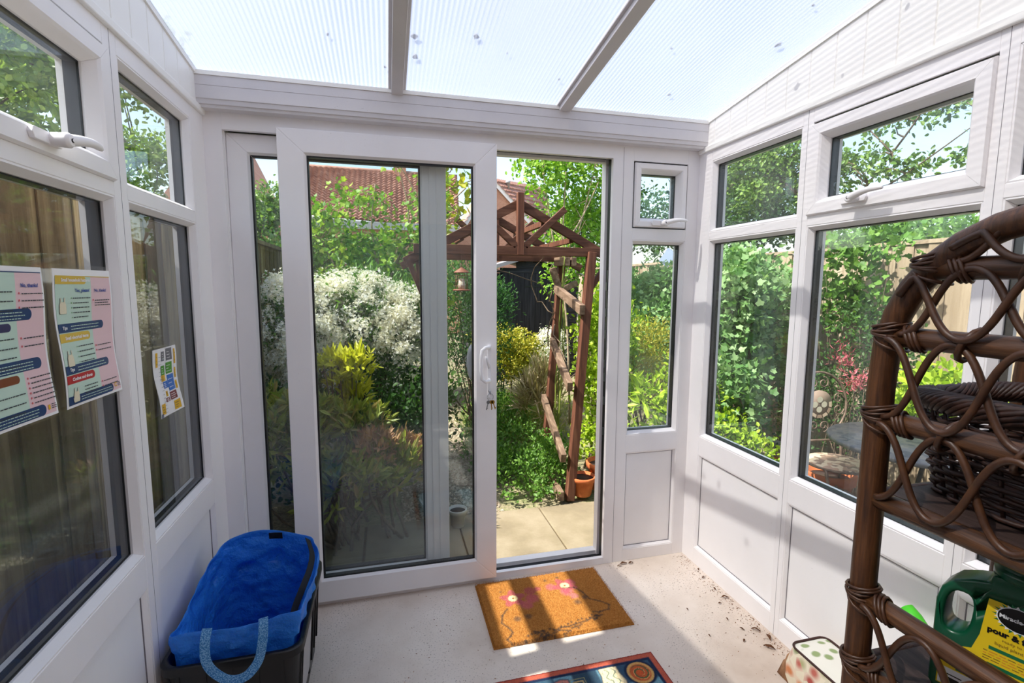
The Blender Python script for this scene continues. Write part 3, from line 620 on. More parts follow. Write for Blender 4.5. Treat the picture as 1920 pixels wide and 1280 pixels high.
# ---- patterned rug
RX0, RX1, RY0, RY1 = .82, 1.655, -1.16, -.626
def rugcol(gx, gy):
    u = RX1-gx; v_ = RY1-gy; u2 = gx-RX0; v2 = gy-RY0; e1 = np.minimum(np.minimum(u, u2), np.minimum(v_, v2)); n_ = hashn(np.floor(gx*330), np.floor(gy*330), .9)
    C = np.zeros(gx.shape+(3,))+L3('#5f8da0'); C = blend(C, (n_ > .5)*.6, L3('#87abb2')); 
    # dark panels and cream medallions
    for cx, cy, hx, hy, c_ in ((.30, .115, .05, .09, '#223244'), (.12, .06, .11, .06, '#27405a'), (.47, .1, .05, .08, '#31495c'), (.62, .1, .06, .1, '#26384c')):
        mk = sstep(.006, -.006, np.maximum(abs(u-cx)-hx, abs(v_-cy)-hy)); C = blend(C, mk*.9, L3(c_))
    for cx, cy, hx, hy, c_ in ((.205, .105, .042, .075, '#e2d0a6'), (.395, .12, .030, .07, '#c07a6a'), (.545, .11, .03, .06, '#dccba4')):
        d = np.maximum(abs(u-cx)-hx, abs(v_-cy)-hy)+.25*np.minimum(abs(u-cx), abs(v_-cy)); C = blend(C, sstep(.012, .004, d), L3('#3d4a58')); C = blend(C, sstep(.006, -.002, d), L3(c_))
        C = blend(C, ((np.sin(u*240+np.sin(v_*140)*2) > .75)*(d < -.008))*.8, L3('#4a6a60'))
    def spiral(cx, cy, R_, C):
        r = np.hypot(u-cx, v_-cy); a = np.arctan2(v_-cy, u-cx); C = blend(C, sstep(R_+.012, R_+.004, r), L3('#1c2740')); C = blend(C, sstep(R_, R_-.004, r), L3('#c79a5a'))
        C = blend(C, sstep(R_-.010, R_-.014, r), L3('#b5562e')); ph = r/(R_-.012)*2.2-a/(2*PI); C = blend(C, ((ph-np.floor(ph)) < .35)*(r < R_-.016)*.9, L3('#3d5a38')); C = blend(C, (((ph-np.floor(ph)) > .38)*((ph-np.floor(ph)) < .5))*(r < R_-.016)*.8, L3('#dba66a'))
        return blend(C, sstep(.014, .010, r), L3('#c2552a'))
    C = spiral(.092, .085, .052, C); C = spiral(.74, .085, .052, C)
    sq = np.maximum(abs(u-.335), abs(v_-.085)); C = blend(C, ((sq > .014)*(sq < .020))*1., L3('#b39a66')); C = blend(C, (sq < .008)*1., L3('#a05040')); C = blend(C, ((sq > .026)*(sq < .030))*1., L3('#8a8a60'))
    C = blend(C, sstep(.036, .033, e1), L3('#1d2a44')); C = blend(C, sstep(.024, .021, e1), L3('#b75a44')); C = blend(C, sstep(.006, .004, e1), L3('#8f3a30'))
    C = blend(C, (n_ > .7)*.25, L3('#20304a')*.8); return C
RUGM = attrmat('rug_print', 'print', .95, .5)
o = colgrid('rug', RX0, RX1, RY0, RY1, .006, 300, 190, rugcol, lambda x, y: hashn(x, y, 1.3)*.0015, RUGM, None); tag(o, 'small blue patterned rug with a red border and orange spiral corner', 'rug')

# ---- dead leaves along the right wall
dl = leafmat('dead_leaf', ['#6b3f22', '#8a5a33', '#4d2f1d', '#a5744a'], .8, .15)
spots = [(2.17, -.40, .9), (2.165, -.33, .6), (2.12, -.43, .5), (2.19, -.17, .5), (2.15, -.62, 1.), (2.10, -.60, .6), (2.17, -.67, 1.1), (2.13, -.72, 1.2), (2.08, -.53, .5), (1.84, -.02, 1.1), (1.88, -.035, .8), (1.81, -.045, .7), (1.95, -.43, .4), (1.94, -.60, .4), (2.17, -.24, .6), (2.06, -.66, .6)]
for i, (x, y, s_) in enumerate(spots):
    a = rs.uniform(0, 6.28); L_ = .018*s_; m = MB(); vs = []
    for k in range(6):
        q_ = k/5; wd = L_*.33*math.sin(min(1, q_*1.02)*PI)**.8+.0004; cz = .004+.006*s_*abs(math.sin(q_*PI))*rs.uniform(.5, 1.3)
        for sg in (-1, 0, 1): vs.append(((q_-.5)*2*L_, sg*wd, cz+abs(sg)*.004*s_*rs.uniform(.2, 1.2)))
    fs = [(k*3+j, k*3+j+1, k*3+j+4, k*3+j+3) for k in range(5) for j in range(2)]
    m.addf([Matrix.Rotation(a, 3, 'Z') @ Vector(p) for p in vs], fs, 0, True)
    o = m.build('dead_leaf', dl, solid=.0006); o.location = (x, min(y, -.03), .0)
    tag(o, 'curled dry brown leaf on the floor near the right wall' if x > 1.9 else 'curled dry brown leaf on the floor below the narrow window', 'leaf', 'dry leaves on the floor by the wall' if x > 1.9 else 'dry leaves below the narrow window')
N = 900; px = np.concatenate([W-.008-np.abs(RNG.normal(0, .035, N//2)), RNG.uniform(.7, 2.15, N//2)]); py = np.concatenate([-RNG.uniform(.01, 1.2, N//2), -RNG.uniform(.02, 1.2, N//2)])
sz = RNG.uniform(.0008, .0024, N); an = RNG.uniform(0, 6.28, N); cs = np.stack([np.cos(an), np.sin(an)], 1)
Vd = []; 
for k in range(4):
    a2 = an+k*PI/2; Vd.append(np.stack([px+np.cos(a2)*sz*(1.8 if k % 2 else 1), py+np.sin(a2)*sz*(1.8 if k % 2 else 1), np.full(N, .0012)+sz*.4*(k % 2)], 1))
Vd = np.stack(Vd, 1).reshape(-1, 3); o = npmesh('floor_crumbs', Vd, np.arange(len(Vd)).reshape(-1, 4), 4, dl); tag(o, 'scattered crumbs of soil and leaf on the concrete floor', 'debris', kind='stuff')

# ---- notices on the left glass
PAPER = {k: plain('print_'+k, h, .35) for k, h in dict(white='#f4f3f4', mint='#c3dccd', pink='#e8c6cb', navy='#173a6b', yellow='#d9b84a', red='#b8202c', brown='#7a3d22', dark='#3b4048', cream='#e6dcc0', blue='#2f6fc4', green='#4f9a2a', maroon='#7c3030', amber='#e8b51e', grey='#6a6a72', text='#27479a', rose='#d0505a', purple='#35305e').items()}
PK = list(PAPER); PL = list(PAPER.values())
FS = .0235  # distance of the sheet behind the wall face
def notice(y0, y1, z0, z1, label, draw, curl, skew=0):
    w_, h_ = y1-y0, z1-z0
    def mp(u, v, d):  # u right, v up
        x = -FS+.004+curl*((1-v/h_)**2)*(.3+.7*abs(u/w_-.3))+.003*math.sin(v/h_*7+u*9)+d
        return (x, y0+u+skew*(v/h_-.5), z0+v)
    t = thing('notice_sheet', mp(w_/2, h_, 0), label, 'notice')
    lam = MB()
    def patch(m, u0, v0, u1, v1, c, d=.0006, rnd=0):
        nx, ny = max(2, int((u1-u0)/.02)+1), max(2, int((v1-v0)/.02)+1); nx = nx+8 if rnd else nx; P = []
        us = [u0+(u1-u0)*i/(nx-1) for i in range(nx)]
        if rnd: rr_ = (v1-v0)/2; us = [u for u in us if u < u1-rr_]+[u1-rr_+rr_*math.sin(k*PI/16) for k in range(9)]
        for u in us:
            hh = (v1-v0)/2; vc = (v0+v1)/2
            if rnd and u > u1-hh:
                q_ = (u-(u1-hh))/hh; hh = hh*math.sqrt(max(0, 1-q_*q_))+1e-5
            P.append([mp(u, vc-hh+2*hh*j/(ny-1), d) for j in range(ny)])
        m.grid(P, PK.index(c), False)
    m = MB(); patch(m, 0, 0, w_, h_, 'white', 0); patch(m, 0, 0, w_, h_, 'white', -.0008)
    m.build('paper', PL, t, recalc=False)
    m = MB(); patch(m, -.008, -.006, w_+.008, h_+.010, 'white', -.0014); q_ = m.build('laminate', CLEARF, t, recalc=False)
    m = MB(); draw(m, patch, lambda s_, u, v, sz, c, d=.0018, al='LEFT', b=.0: text_into(m, s_, sz, lambda a, b_, dd: mp(u+a, v+b_, d), PK.index(c), al, b), w_, h_, mp)
    m.build('print', PL, t, recalc=False)
    return t
q = NB('clear_film'); tr = q.add('BsdfTransparent'); gl = q.add('BsdfGlossy'); gl.inputs['Roughness'].default_value = .15; mx = q.add('MixShader'); mx.inputs[0].default_value = .12
q.link(tr.outputs[0], mx.inputs[1]); q.link(gl.outputs[0], mx.inputs[2]); q.link(mx.outputs[0], q.out.inputs[0]); CLEARF = q.m
def words(patch, m, u, v, n, c, rnd_, h=.0022, maxw=.07):
    x = u
    while x < u+maxw*n:
        l = rnd_.uniform(.003, .010)
        if x+l > u+maxw*n: break
        patch(m, x, v, x+l, v+h, c, .0017); x += l+.0016
def bagicon(m, mp, u, v, s_):
    pl = [(-.5, 0), (.5, 0), (.55, .25), (.5, .9), (.36, 1.2), (.36, 1.6), (.24, 1.6), (.22, 1.2), (-.22, 1.2), (-.24, 1.6), (-.36, 1.6), (-.36, 1.2), (-.5, .9), (-.55, .25)]
    m.addf([mp(u+a*s_*1.06, v+b_*s_*1.02-.0006, .0016) for a, b_ in pl], [tuple(range(len(pl)))], PK.index('dark')); m.addf([mp(u+a*s_, v+b_*s_, .0019) for a, b_ in pl], [tuple(range(len(pl)))], PK.index('cream'))
def draw_a(m, patch, text, w_, h_, mp):
    r_ = random.Random(3); b_ = .006; md = w_*.60
    patch(m, b_, b_, md, h_-.016, 'mint', .0006); patch(m, md, b_, w_-b_, h_-.016, 'pink', .0006); patch(m, b_, h_-.017, w_-b_, h_-.015, 'yellow', .0009)
    def tab(u1, v0, v1, c, s_): patch(m, b_, v0, u1, v1, c, .0010, 1); text(s_, b_+.018, v0+.006, .0105, 'white', .0018, 'LEFT', .0003)
    def tip(u1, v0, v1):
        patch(m, b_, v0, u1, v1, 'navy', .0010, 1); text('Tips', b_+.014, v0+(v1-v0)*.36, .010, 'white', .0018, 'LEFT', .0003)
        for k in range(2): words(patch, m, b_+.045, v1-.008-k*.007, 1, 'mint', r_, .0018, u1-.065)
    tab(.115, h_-.034, h_-.016, 'yellow', 'Small household batteries'[:24]); text('Yes, please!', .072, h_-.052, .0115, 'text', .0018, 'LEFT', .0003); text('No, thanks!', md+.012, h_-.052, .0105, 'text', .0018, 'LEFT', .0003)
    bagicon(m, mp, .028, h_-.100, .022)
    for k in range(5): patch(m, .058, h_-.067-k*.011, .060, h_-.064-k*.011, 'green', .0015); words(patch, m, .064, h_-.067-k*.011, 1, 'dark', r_, .0022, .066)
    for k in range(3): words(patch, m, md+.012, h_-.074-k*.006, 1, 'dark', r_, .0022, .065)
    patch(m, md+.005, h_-.074, md+.008, h_-.070, 'rose', .0015)
    tip(w_*.80, h_-.142, h_-.122); tab(.122, h_-.164, h_-.144, 'yellow', 'Small electrical items')
    bagicon(m, mp, .030, h_-.218, .022)
    for k in range(4): patch(m, .062, h_-.178-k*.012, .064, h_-.175-k*.012, 'green', .0015); words(patch, m, .068, h_-.178-k*.012, 1, 'dark', r_, .0022, .062)
    for k in range(2): patch(m, md+.004, h_-.184-k*.012, md+.007, h_-.180-k*.012, 'rose', .0015); words(patch, m, md+.012, h_-.184-k*.012, 1, 'dark', r_, .0022, .065)
    tip(w_*.82, h_-.236, h_-.216); tab(.115, h_-.257, h_-.238, 'red', 'Clothes and shoes')
    bagicon(m, mp, .034, h_-.300, .020)
    for k in range(3): words(patch, m, .068, h_-.272-k*.008, 1, 'dark', r_, .0022, .055)
    for k in range(2): patch(m, md+.004, h_-.274-k*.012, md+.007, h_-.270-k*.012, 'rose', .0015); words(patch, m, md+.012, h_-.274-k*.012, 1, 'dark', r_, .0022, .062)
    patch(m, b_, b_, w_*.82, b_+.020, 'navy', .0010, 1); text('Tips', b_+.014, b_+.008, .010, 'white', .0018)
    for k in range(2): words(patch, m, b_+.045, b_+.012-k*.006, 1, 'mint', r_, .0016, .13)
    P = [(w_*.87+.006*math.cos(a), b_+.014+.006*math.sin(a)) for a in np.linspace(.5, 5.8, 12)]
    for p, q_ in zip(P[:-1], P[1:]): m.addf([mp(p[0], p[1], .0018), mp(q_[0], q_[1], .0018), mp(w_*.87+(q_[0]-w_*.87)*.6, b_+.014+(q_[1]-b_-.014)*.6, .0018), mp(w_*.87+(p[0]-w_*.87)*.6, b_+.014+(p[1]-b_-.014)*.6, .0018)], [(0, 1, 2, 3)], PK.index('amber'))
    for k in range(3): words(patch, m, w_*.91, b_+.017-k*.004, 1, 'dark', r_, .0016, .016)
def draw_b(m, patch, text, w_, h_, mp):
    r_ = random.Random(8); b_ = .006; md = w_*.60
    patch(m, b_, b_, md, h_-.012, 'mint', .0006); patch(m, md, b_, w_-b_, h_-.012, 'pink', .0006); patch(m, b_, h_-.012, w_-b_, h_-.010, 'navy', .0009)
    text('No, thanks!', md+.012, h_-.040, .0105, 'text', .0018, 'LEFT', .0003)
    for k in range(3): patch(m, md+.006, h_-.054-k*.014, md+.009, h_-.050-k*.014, 'rose', .0015); words(patch, m, md+.014, h_-.054-k*.014, 1, 'dark', r_, .0022, .068)
    for v0, u1 in ((h_-.105, .80), (h_-.205, .88), (b_, .82)):
        patch(m, b_, v0, w_*u1, v0+.023, 'navy', .0010, 1)
        for k in range(3): words(patch, m, b_+.02, v0+.015-k*.006, 1, 'mint', r_, .0016, w_*u1-.045)
    patch(m, b_, h_-.125, w_*.52, h_-.109, 'purple', .001, 1); patch(m, b_, h_-.225, w_*.53, h_-.209, 'brown', .001, 1)
    for k in range(14): 
        if k not in (3, 4, 9, 10): words(patch, m, b_+.01, h_-.05-k*.018, 1, 'dark', r_, .0022, .10)
    for k in range(2): patch(m, md+.006, h_-.142-k*.016, md+.009, h_-.138-k*.016, 'rose', .0015); words(patch, m, md+.014, h_-.142-k*.016, 1, 'dark', r_, .0022, .06)
    for k in range(6): patch(m, md+.006, h_-.222-k*.010, md+.009, h_-.218-k*.010, 'rose', .0015); words(patch, m, md+.014, h_-.222-k*.010, 1, 'dark', r_, .0022, .068)
    for k in range(3): words(patch, m, w_*.90, b_+.017-k*.004, 1, 'dark', r_, .0016, .018)
    patch(m, w_*.85, b_+.008, w_*.88, b_+.018, 'amber', .0016)
def draw_c(m, patch, text, w_, h_, mp):
    r_ = random.Random(9)
    for u0, v0, u1, v1, c in ((.52, .80, .78, .98, 'grey'), (.33, .81, .44, .95, 'grey'), (.50, .60, .76, .77, 'green'), (.30, .60, .44, .74, 'green'), (.52, .34, .80, .58, 'blue'), (.32, .40, .52, .50, 'blue'), (.50, .20, .80, .32, 'maroon'), (.30, .20, .46, .26, 'maroon'), (.60, .03, .88, .17, 'amber'), (.06, .04, .22, .20, 'amber'), (.28, .51, .44, .60, 'amber'), (.86, .72, .93, .95, 'amber'), (.86, .50, .92, .66, 'amber'), (.84, .33, .92, .46, 'amber'), (.10, .74, .18, .95, 'amber'), (.34, .28, .42, .36, 'amber'), (.02, .0, .10, .06, 'navy')):
        patch(m, u0*w_, v0*h_, u1*w_, v1*h_, c, .001)
        for k in range(3): patch(m, (u0+.02)*w_, (v0+(v1-v0)*(.2+.25*k))*h_, (u0+(u1-u0)*r_.uniform(.4, .9))*w_, (v0+(v1-v0)*(.2+.25*k))*h_+.0016, 'dark' if c in ('amber',) else 'white', .0016)
    for k in range(16): words(patch, m, .2*w_, (.05+.055*k)*h_, 1, 'grey', r_, .0012, .02)
notice(-1.185, -.985, 1.166, 1.474, 'laminated mint and pink recycling notice on the left glass, nearer the room', draw_b, .006)
notice(-.949, -.725, 1.163, 1.474, 'laminated mint and pink recycling notice headed with a yellow tab, right of its neighbour', draw_a, .008)
notice(-.512, -.348, 1.022, 1.240, 'small white leaflet with blue and green pictures on the left glass', draw_c, .010, -.018)
# ================================================================ rattan shelf unit
RAT = wood('dark_rattan', '#2e190c', '#492b15', '#654023', 2, .42, 60, .5)
RATY = wood('dark_rattan_rail', '#2e1a0d', '#4b2e18', '#654227', 1, .42, 60, .5)
CANE = noisy('dark_cane', '#341d10', '#4f301a', 40, .45, bump=.1)
BOARD = wood('shelf_board', '#2b201c', '#3a2c28', '#4a3a36', 1, .6, 30, .3)
XF, XB, Y0, Y1 = 1.53, 1.90, -1.548, -2.10
ZL = [.73, .866, 1.06, 1.208, 1.356, 1.470]
YC = (Y0+Y1)/2; RA = (Y0-Y1)/2; ZS = 1.265; ZTOP = 1.545
t = thing('rattan_shelf', ((XF+XB)/2, YC, 0), 'tall dark rattan shelf unit with an arched top standing at the right wall', 'shelf')
def archp(x):
    P = [(x, Y0, z) for z in np.linspace(0, ZS, 14)]
    for k in range(1, 16):
        a = PI*k/16; P.append((x, YC+RA*math.copysign(abs(math.cos(a))**.86, math.cos(a)), ZS+(ZTOP-ZS)*math.sin(a)**.8))
    return P+[(x, Y1, z) for z in np.linspace(ZS, 0, 14)]
for x in (XF, XB):
    m = MB(); m.tube(archp(x), .0215, 14); m.build('arch_pole', RAT, t)
def edge_y(z):
    if z <= ZS: return Y0
    s_ = ((z-ZS)/(ZTOP-ZS))**(1/.8); c_ = math.sqrt(max(0, 1-s_*s_))**.86; return YC+RA*c_
def wrap(m, x, y, z, r=.0245, n=4, cross=True):
    for k in range(n):
        P = [(x+(r+.001)*math.cos(a), y+(r+.001)*math.sin(a), z+.014+(k-n/2)*.0065+.006*math.sin(a+k)) for a in np.linspace(0, 2*PI, 15)[:-1]]; m.tube(P, .0028, 6, closed=True)
    for sg in (-1, 1):
        P = [(x+(r)*math.cos(a), y-.004+(r)*math.sin(a), z+sg*.024*math.cos(a*.5+.6)) for a in np.linspace(0, 2*PI, 15)[:-1]]; m.tube(P, .0028, 6, closed=True)
    for k in range(3): 
        yy = y-.036-.008*k*.9; P = [(x+.0205*math.cos(a), yy+.012*math.sin(a+.7), z+.0205*math.sin(a)) for a in np.linspace(0, 2*PI, 13)[:-1]]; m.tube(P, .0032, 6, closed=True)
for i, z in enumerate(ZL):
    m = MB(); ya, yb_ = edge_y(z)-.004, 2*YC-edge_y(z)+.004
    m.tube([(XF, ya+(yb_-ya)*k/8, z) for k in range(9)], .0175 if i != 2 else .0165, 12); r = m.build('rung', RATY, t)
    if i != 2:
        m = MB(); wrap(m, XF, edge_y(z), z); m.build('cane_wrap', CANE, t)
    m = MB(); m.tube([(XB, ya+(yb_-ya)*k/8, z) for k in range(9)], .0165, 10); m.build('rung', RATY, t)
for z in (.73, 1.06):
    for y in (Y0, Y1):
        m = MB(); m.tube([(XF, y, z-.004), (XB, y, z-.004)], .016, 12); m.build('side_rail', RAT, t)
    m = MB(); m.box((XF+.012, Y1+.012, z+.006), (XB-.012, Y0-.012, z+.014)); m.build('shelf_board', BOARD, t)
m = MB(); m.box((XF+.012, Y1+.012, .30), (XB-.012, Y0-.012, .31)); m.build('shelf_board', BOARD, t)
for y in (Y0, Y1):
    m = MB(); m.tube([(XF, y, .295), (XB, y, .295)], .016, 12); m.build('side_rail', RAT, t)
def waves(zlo, zhi, xoff, name='cane_scroll', hp=.098, y_s=None, ph=0):
    ys = (y_s if y_s is not None else edge_y(zlo))-.02; ye = Y1+.02+(ys-Y0+.02)*-1
    for w_ in (0, 1):
        pts = []; N_ = 90; ytot = (ys-(2*YC-ys)); tot = ytot/hp*PI
        for k in range(N_+1):
            a = tot*k/N_; y = ys-ytot*k/N_; c_ = math.cos(a+w_*PI+ph); y -= .003*math.sin(2*(a+w_*PI+ph))
            zz = (zlo+zhi)/2+(zhi-zlo)/2*1.03*c_
            # keep below the arch
            lim = ZTOP if abs(y-YC) < .01 else None
            ey = abs(y-YC); q_ = min(1, ey/RA); c2 = q_**(1/.86); top = ZS+(ZTOP-ZS)*max(0, 1-c2*c2)**.4 if q_ < 1 else ZS
            zz = min(zz, max(top, ZS)-.004) if zhi > ZS else zz
            pts.append((XF+xoff+(w_*2-1)*.0042, y, zz))
        m = MB(); m.tube(pts, .0056, 8); m.build(name, CANE, t)
    for k in range(1, int(ytot/hp)+1):
        y = ys-k*hp; zz = zlo-.010; m = MB()
        if min(abs(zlo-ZL[2]), abs(zlo-ZL[0])) < .02: continue
        P = [(XF-.002+.0215*math.cos(a), y-.010*math.sin(a), zz+.024*math.sin(a)) for a in np.linspace(0, 2*PI, 13)[:-1]]; m.tube(P, .0050, 6, closed=True); m.build('cane_tie', CANE, t)
waves(ZL[2]+.012, ZL[3]-.005, -.020); waves(ZL[3]+.01, ZL[4]-.004, -.020, ph=PI*.0); waves(ZL[4]+.008, ZL[5]-.002, -.020, y_s=edge_y(ZL[4]+.03)); waves(ZL[5]+.010, ZTOP-.004, -.018, y_s=edge_y(ZL[5]+.02), hp=.095)
waves(ZL[0]+.012, ZL[1]-.005, -.020); waves(.32, .45, -.02)
# ---- wicker basket on the upper shelf
WICK = noisy('wicker', '#1f0f0a', '#3c2116', 60, .55, bump=.2)
bx, by = 1.722, -1.785; t = thing('wicker_basket', (bx, by, 1.075), 'dark oval wicker basket with a thick woven rim on the upper rattan shelf', 'basket')
hxb, hyb = .140, .262
def bell(z, rr_=0): 
    f = (z-1.075)/.175; k = .86+.14*f; return hxb*k+rr_, hyb*k+rr_
def sup(a, A, B): c_, s_ = math.cos(a), math.sin(a); return A*math.copysign(abs(c_)**.6, c_), B*math.copysign(abs(s_)**.6, s_)
ns = 34; m = MB()
for k in range(ns):
    a = 2*PI*k/ns; P = []
    for z in np.linspace(1.077, 1.245, 6): A, B = bell(z); x, y = sup(a, A, B); P.append((bx+x, by+y, z))
    m.tube(P, .0035, 5)
m.build('stake', WICK, t)
m = MB(); z = 1.082; row = 0
while z < 1.215:
    A, B = bell(z); P = []; r_ = rs.uniform(.0032, .0050)
    for k in range(ns*3):
        a = 2*PI*k/(ns*3); off = .0045*math.cos(PI*(k/3)+row*PI); x, y = sup(a, A+off, B+off); P.append((bx+x, by+y, z+rs.uniform(-.0008, .0008)+.002*math.sin(a*2+row)))
    m.tube(P, r_, 5, closed=True); z += r_*1.85+.0006; row += 1
m.build('weave', WICK, t)
m = MB()
for s_ in range(11):
    P = []; n_ = 150
    for k in range(n_):
        a = 2*PI*k/n_; A, B = bell(1.23); tw = a*9+s_*2*PI/11; rr_ = .013; x, y = sup(a, A+rr_*math.cos(tw)*1., B+rr_*math.cos(tw)); P.append((bx+x, by+y, 1.236+rr_*1.15*math.sin(tw)+.012*abs(math.cos(a))))
    m.tube(P, .0052, 5, closed=True)
m.build('rim', WICK, t)
m = MB(); P = [(bx+sup(a, *bell(1.078))[0], by+sup(a, *bell(1.078))[1]) for a in np.linspace(0, 2*PI, 40)[:-1]]; m.prism(P, lambda u, v, d: (u, v, d), 1.076, 1.082); m.build('base', WICK, t)
# ---- plant food bottle on the lower shelf
GREEN = plain('bottle_green', '#0b4c32', .28); GREEN.node_tree.nodes['Principled BSDF'].inputs['Specular IOR Level'].default_value = .5
BXF = 1.590; BYL, BYR, BZ0, BZT = -1.630, -1.830, .7445, .955
t = thing('plant_food_bottle', (BXF+.045, (BYL+BYR)/2, BZ0), 'large dark green plastic plant food bottle with a yellow label and a looped handle', 'bottle')
BT = math.radians(20)
Fm = lambda u, v, d: (BXF+u*math.sin(BT)+d*math.cos(BT), BYL-u*math.cos(BT)+d*math.sin(BT), BZ0+v)   # u to the camera side, v up, d to the wall
out = [(.006, .0), (.202, .0), (.208, .008), (.208, .150), (.200, .182), (.180, .202), (.150, .214), (.128, .220), (.126, .236), (.066, .236), (.064, .221), (.045, .216), (.022, .205), (.006, .185), (.0, .160), (.0, .008)]
hole = [(.030+.0175*math.copysign(abs(math.cos(a))**.7, math.cos(a))+.004*math.sin(a), .150+.037*math.copysign(abs(math.sin(a))**.8, math.sin(a))) for a in np.linspace(0, 2*PI, 25)[:-1]]
def plate_with_hole(m, outer, hol, f):
    bm = bmesh.new(); vo = [bm.verts.new((u, v, 0)) for u, v in outer]; vh = [bm.verts.new((u, v, 0)) for u, v in hol]
    eds = [bm.edges.new((vo[i], vo[(i+1) % len(vo)])) for i in range(len(vo))]+[bm.edges.new((vh[i], vh[(i+1) % len(vh)])) for i in range(len(vh))]
    bmesh.ops.triangle_fill(bm, use_beauty=True, use_dissolve=False, edges=eds); bm.verts.index_update()
    V = [v.co.copy() for v in bm.verts]; F = [tuple(v.index for v in fa.verts) for fa in bm.faces]; bm.free(); return V, F
V, F = plate_with_hole(None, out, hole, None); m = MB(); dep = .058; nv = len(V)
m.addf([Fm(p.x, p.y, 0) for p in V]+[Fm(p.x, p.y, dep) for p in V], F+[tuple(i+nv for i in f_[::-1]) for f_ in F])
no, nh = len(out), len(hole)
m.addf([Fm(u, v, 0) for u, v in out]+[Fm(u, v, dep) for u, v in out], [(i, (i+1) % no, no+(i+1) % no, no+i) for i in range(no)])
m.addf([Fm(u, v, 0) for u, v in hole]+[Fm(u, v, dep) for u, v in hole], [(i, nh+i, nh+(i+1) % nh, (i+1) % nh) for i in range(nh)])
b = m.build('body', GREEN, t)
bm = bmesh.new(); bm.from_mesh(b.data); bmesh.ops.remove_doubles(bm, verts=bm.verts, dist=1e-5); bmesh.ops.recalc_face_normals(bm, faces=bm.faces); bm.to_mesh(b.data); bm.free()
for p in b.data.polygons: p.use_smooth = True
k = b.modifiers.new('bevel', 'BEVEL'); k.width = .0085; k.segments = 4; k.limit_method = 'ANGLE'; k.angle_limit = 1.1
m = MB(); m.lathe([(.030, .232), (.034, .234), (.034, .246), (.030, .248), (.030, .268), (.033, .270), (.033, .298), (.026, .303), (.001, .303)], Fm(.096, 0, .030), 28); m.build('neck_cap', GREEN, t)
LB = [plain('label_yellow', '#e0c21c', .4), plain('label_green', '#12683f', .4), plain('label_black', '#0a0a0c', .35), plain('label_white', '#e9edf0', .4), plain('label_orange', '#d98a2a', .5), plain('label_brown', '#8a6a20', .5)]
m = MB(); Lp = lambda u, v, d: Fm(u, v, -.0006-d)
lab = [(.012, .012), (.200, .012), (.200, .168), (.150, .182), (.082, .196), (.066, .196), (.060, .13), (.052, .100), (.034, .092), (.012, .096)]
m.addf([Lp(u, v, 0) for u, v in lab], [tuple(range(len(lab)))], 0)
def lel(cu_, cv_, a, b_, c, d, n_=28): m.addf([Lp(cu_+a*math.cos(x), cv_+b_*math.sin(x), d) for x in np.linspace(0, 2*PI, n_+1)[:-1]], [tuple(range(n_))], c)
def lrc(u0, v0, u1, v1, c, d=.0004): m.addf([Lp(u0, v0, d), Lp(u1, v0, d), Lp(u1, v1, d), Lp(u0, v1, d)], [(0, 1, 2, 3)], c)
for k in range(30):
    a = 2*PI*k/30; r1 = 1.22 if k % 2 else 1.12
    m.addf([Lp(.102+.024*math.cos(a-.1), .176+.020*math.sin(a-.1), .0002), Lp(.102+.024*math.cos(a+.1), .176+.020*math.sin(a+.1), .0002), Lp(.102+.026*r1*math.cos(a), .176+.021*r1*math.sin(a), .0002)], [(0, 1, 2)], 1 if k % 2 else 3)
lel(.102, .176, .0258, .0198, 3, .0004); lel(.102, .176, .0245, .0185, 2, .0006)
tmp = lambda u0, v0: (lambda a, b_, dd: Lp(u0+a, v0+b_, .0010))
text_into(m, 'Miracle-Gro', .0090, tmp(.102, .1732), 3, 'CENTER', .0003); text_into(m, 'pour & feed', .0128, tmp(.068, .142), 2, 'LEFT', .0006)
text_into(m, 'ready to use', .0068, tmp(.086, .133), 5); text_into(m, 'liquid plant food', .0075, tmp(.078, .124), 5)
r_ = random.Random(1)
for v0, nl in ((.112, 4), (.083, 4)):
    lrc(.072, v0, .198, v0+.006, 1)
    for k in range(nl):
        u = .066
        while u < .19: l = r_.uniform(.004, .012); lrc(u, v0-.005-k*.0045, u+l, v0-.0035-k*.0045, 4 if r_.random() < .5 else 5); u += l+.002
lrc(.036, .048, .2, .054, 1); lrc(.014, .014, .2, .046, 3)
for k in range(5): lrc(.02+k*.034, .018, .042+k*.034, .030, 1 if k % 2 else 2, .0006); lrc(.02+k*.034, .034, .045+k*.034, .036, 2, .0006)
m.build('label', LB, t, recalc=False)
# ---- green handled tool leaning on the wall
t = thing('garden_tool', (2.15, -1.5, 0), 'long garden tool with a bright green plastic grip leaning on the right wall', 'tool')
a, b_ = Vector((2.135, -1.205, .505)), Vector((2.06, -1.95, .02)); d = (b_-a).normalized()
m = MB(); m.tube([a-d*.004, a, a+d*.03, a+d*.09, a+d*.16], [.006, .020, .024, .021, .017], 14); m.build('grip', plain('lime_plastic', '#4ed026', .35), t)
m = MB(); m.tube([a+d*.15, b_-d*.1], .010, 10); m.build('shaft', steel, t)
m = MB(); m.beam(b_-d*.12, b_, .07, .006, (1, 0, 0)); m.build('blade', steel, t)
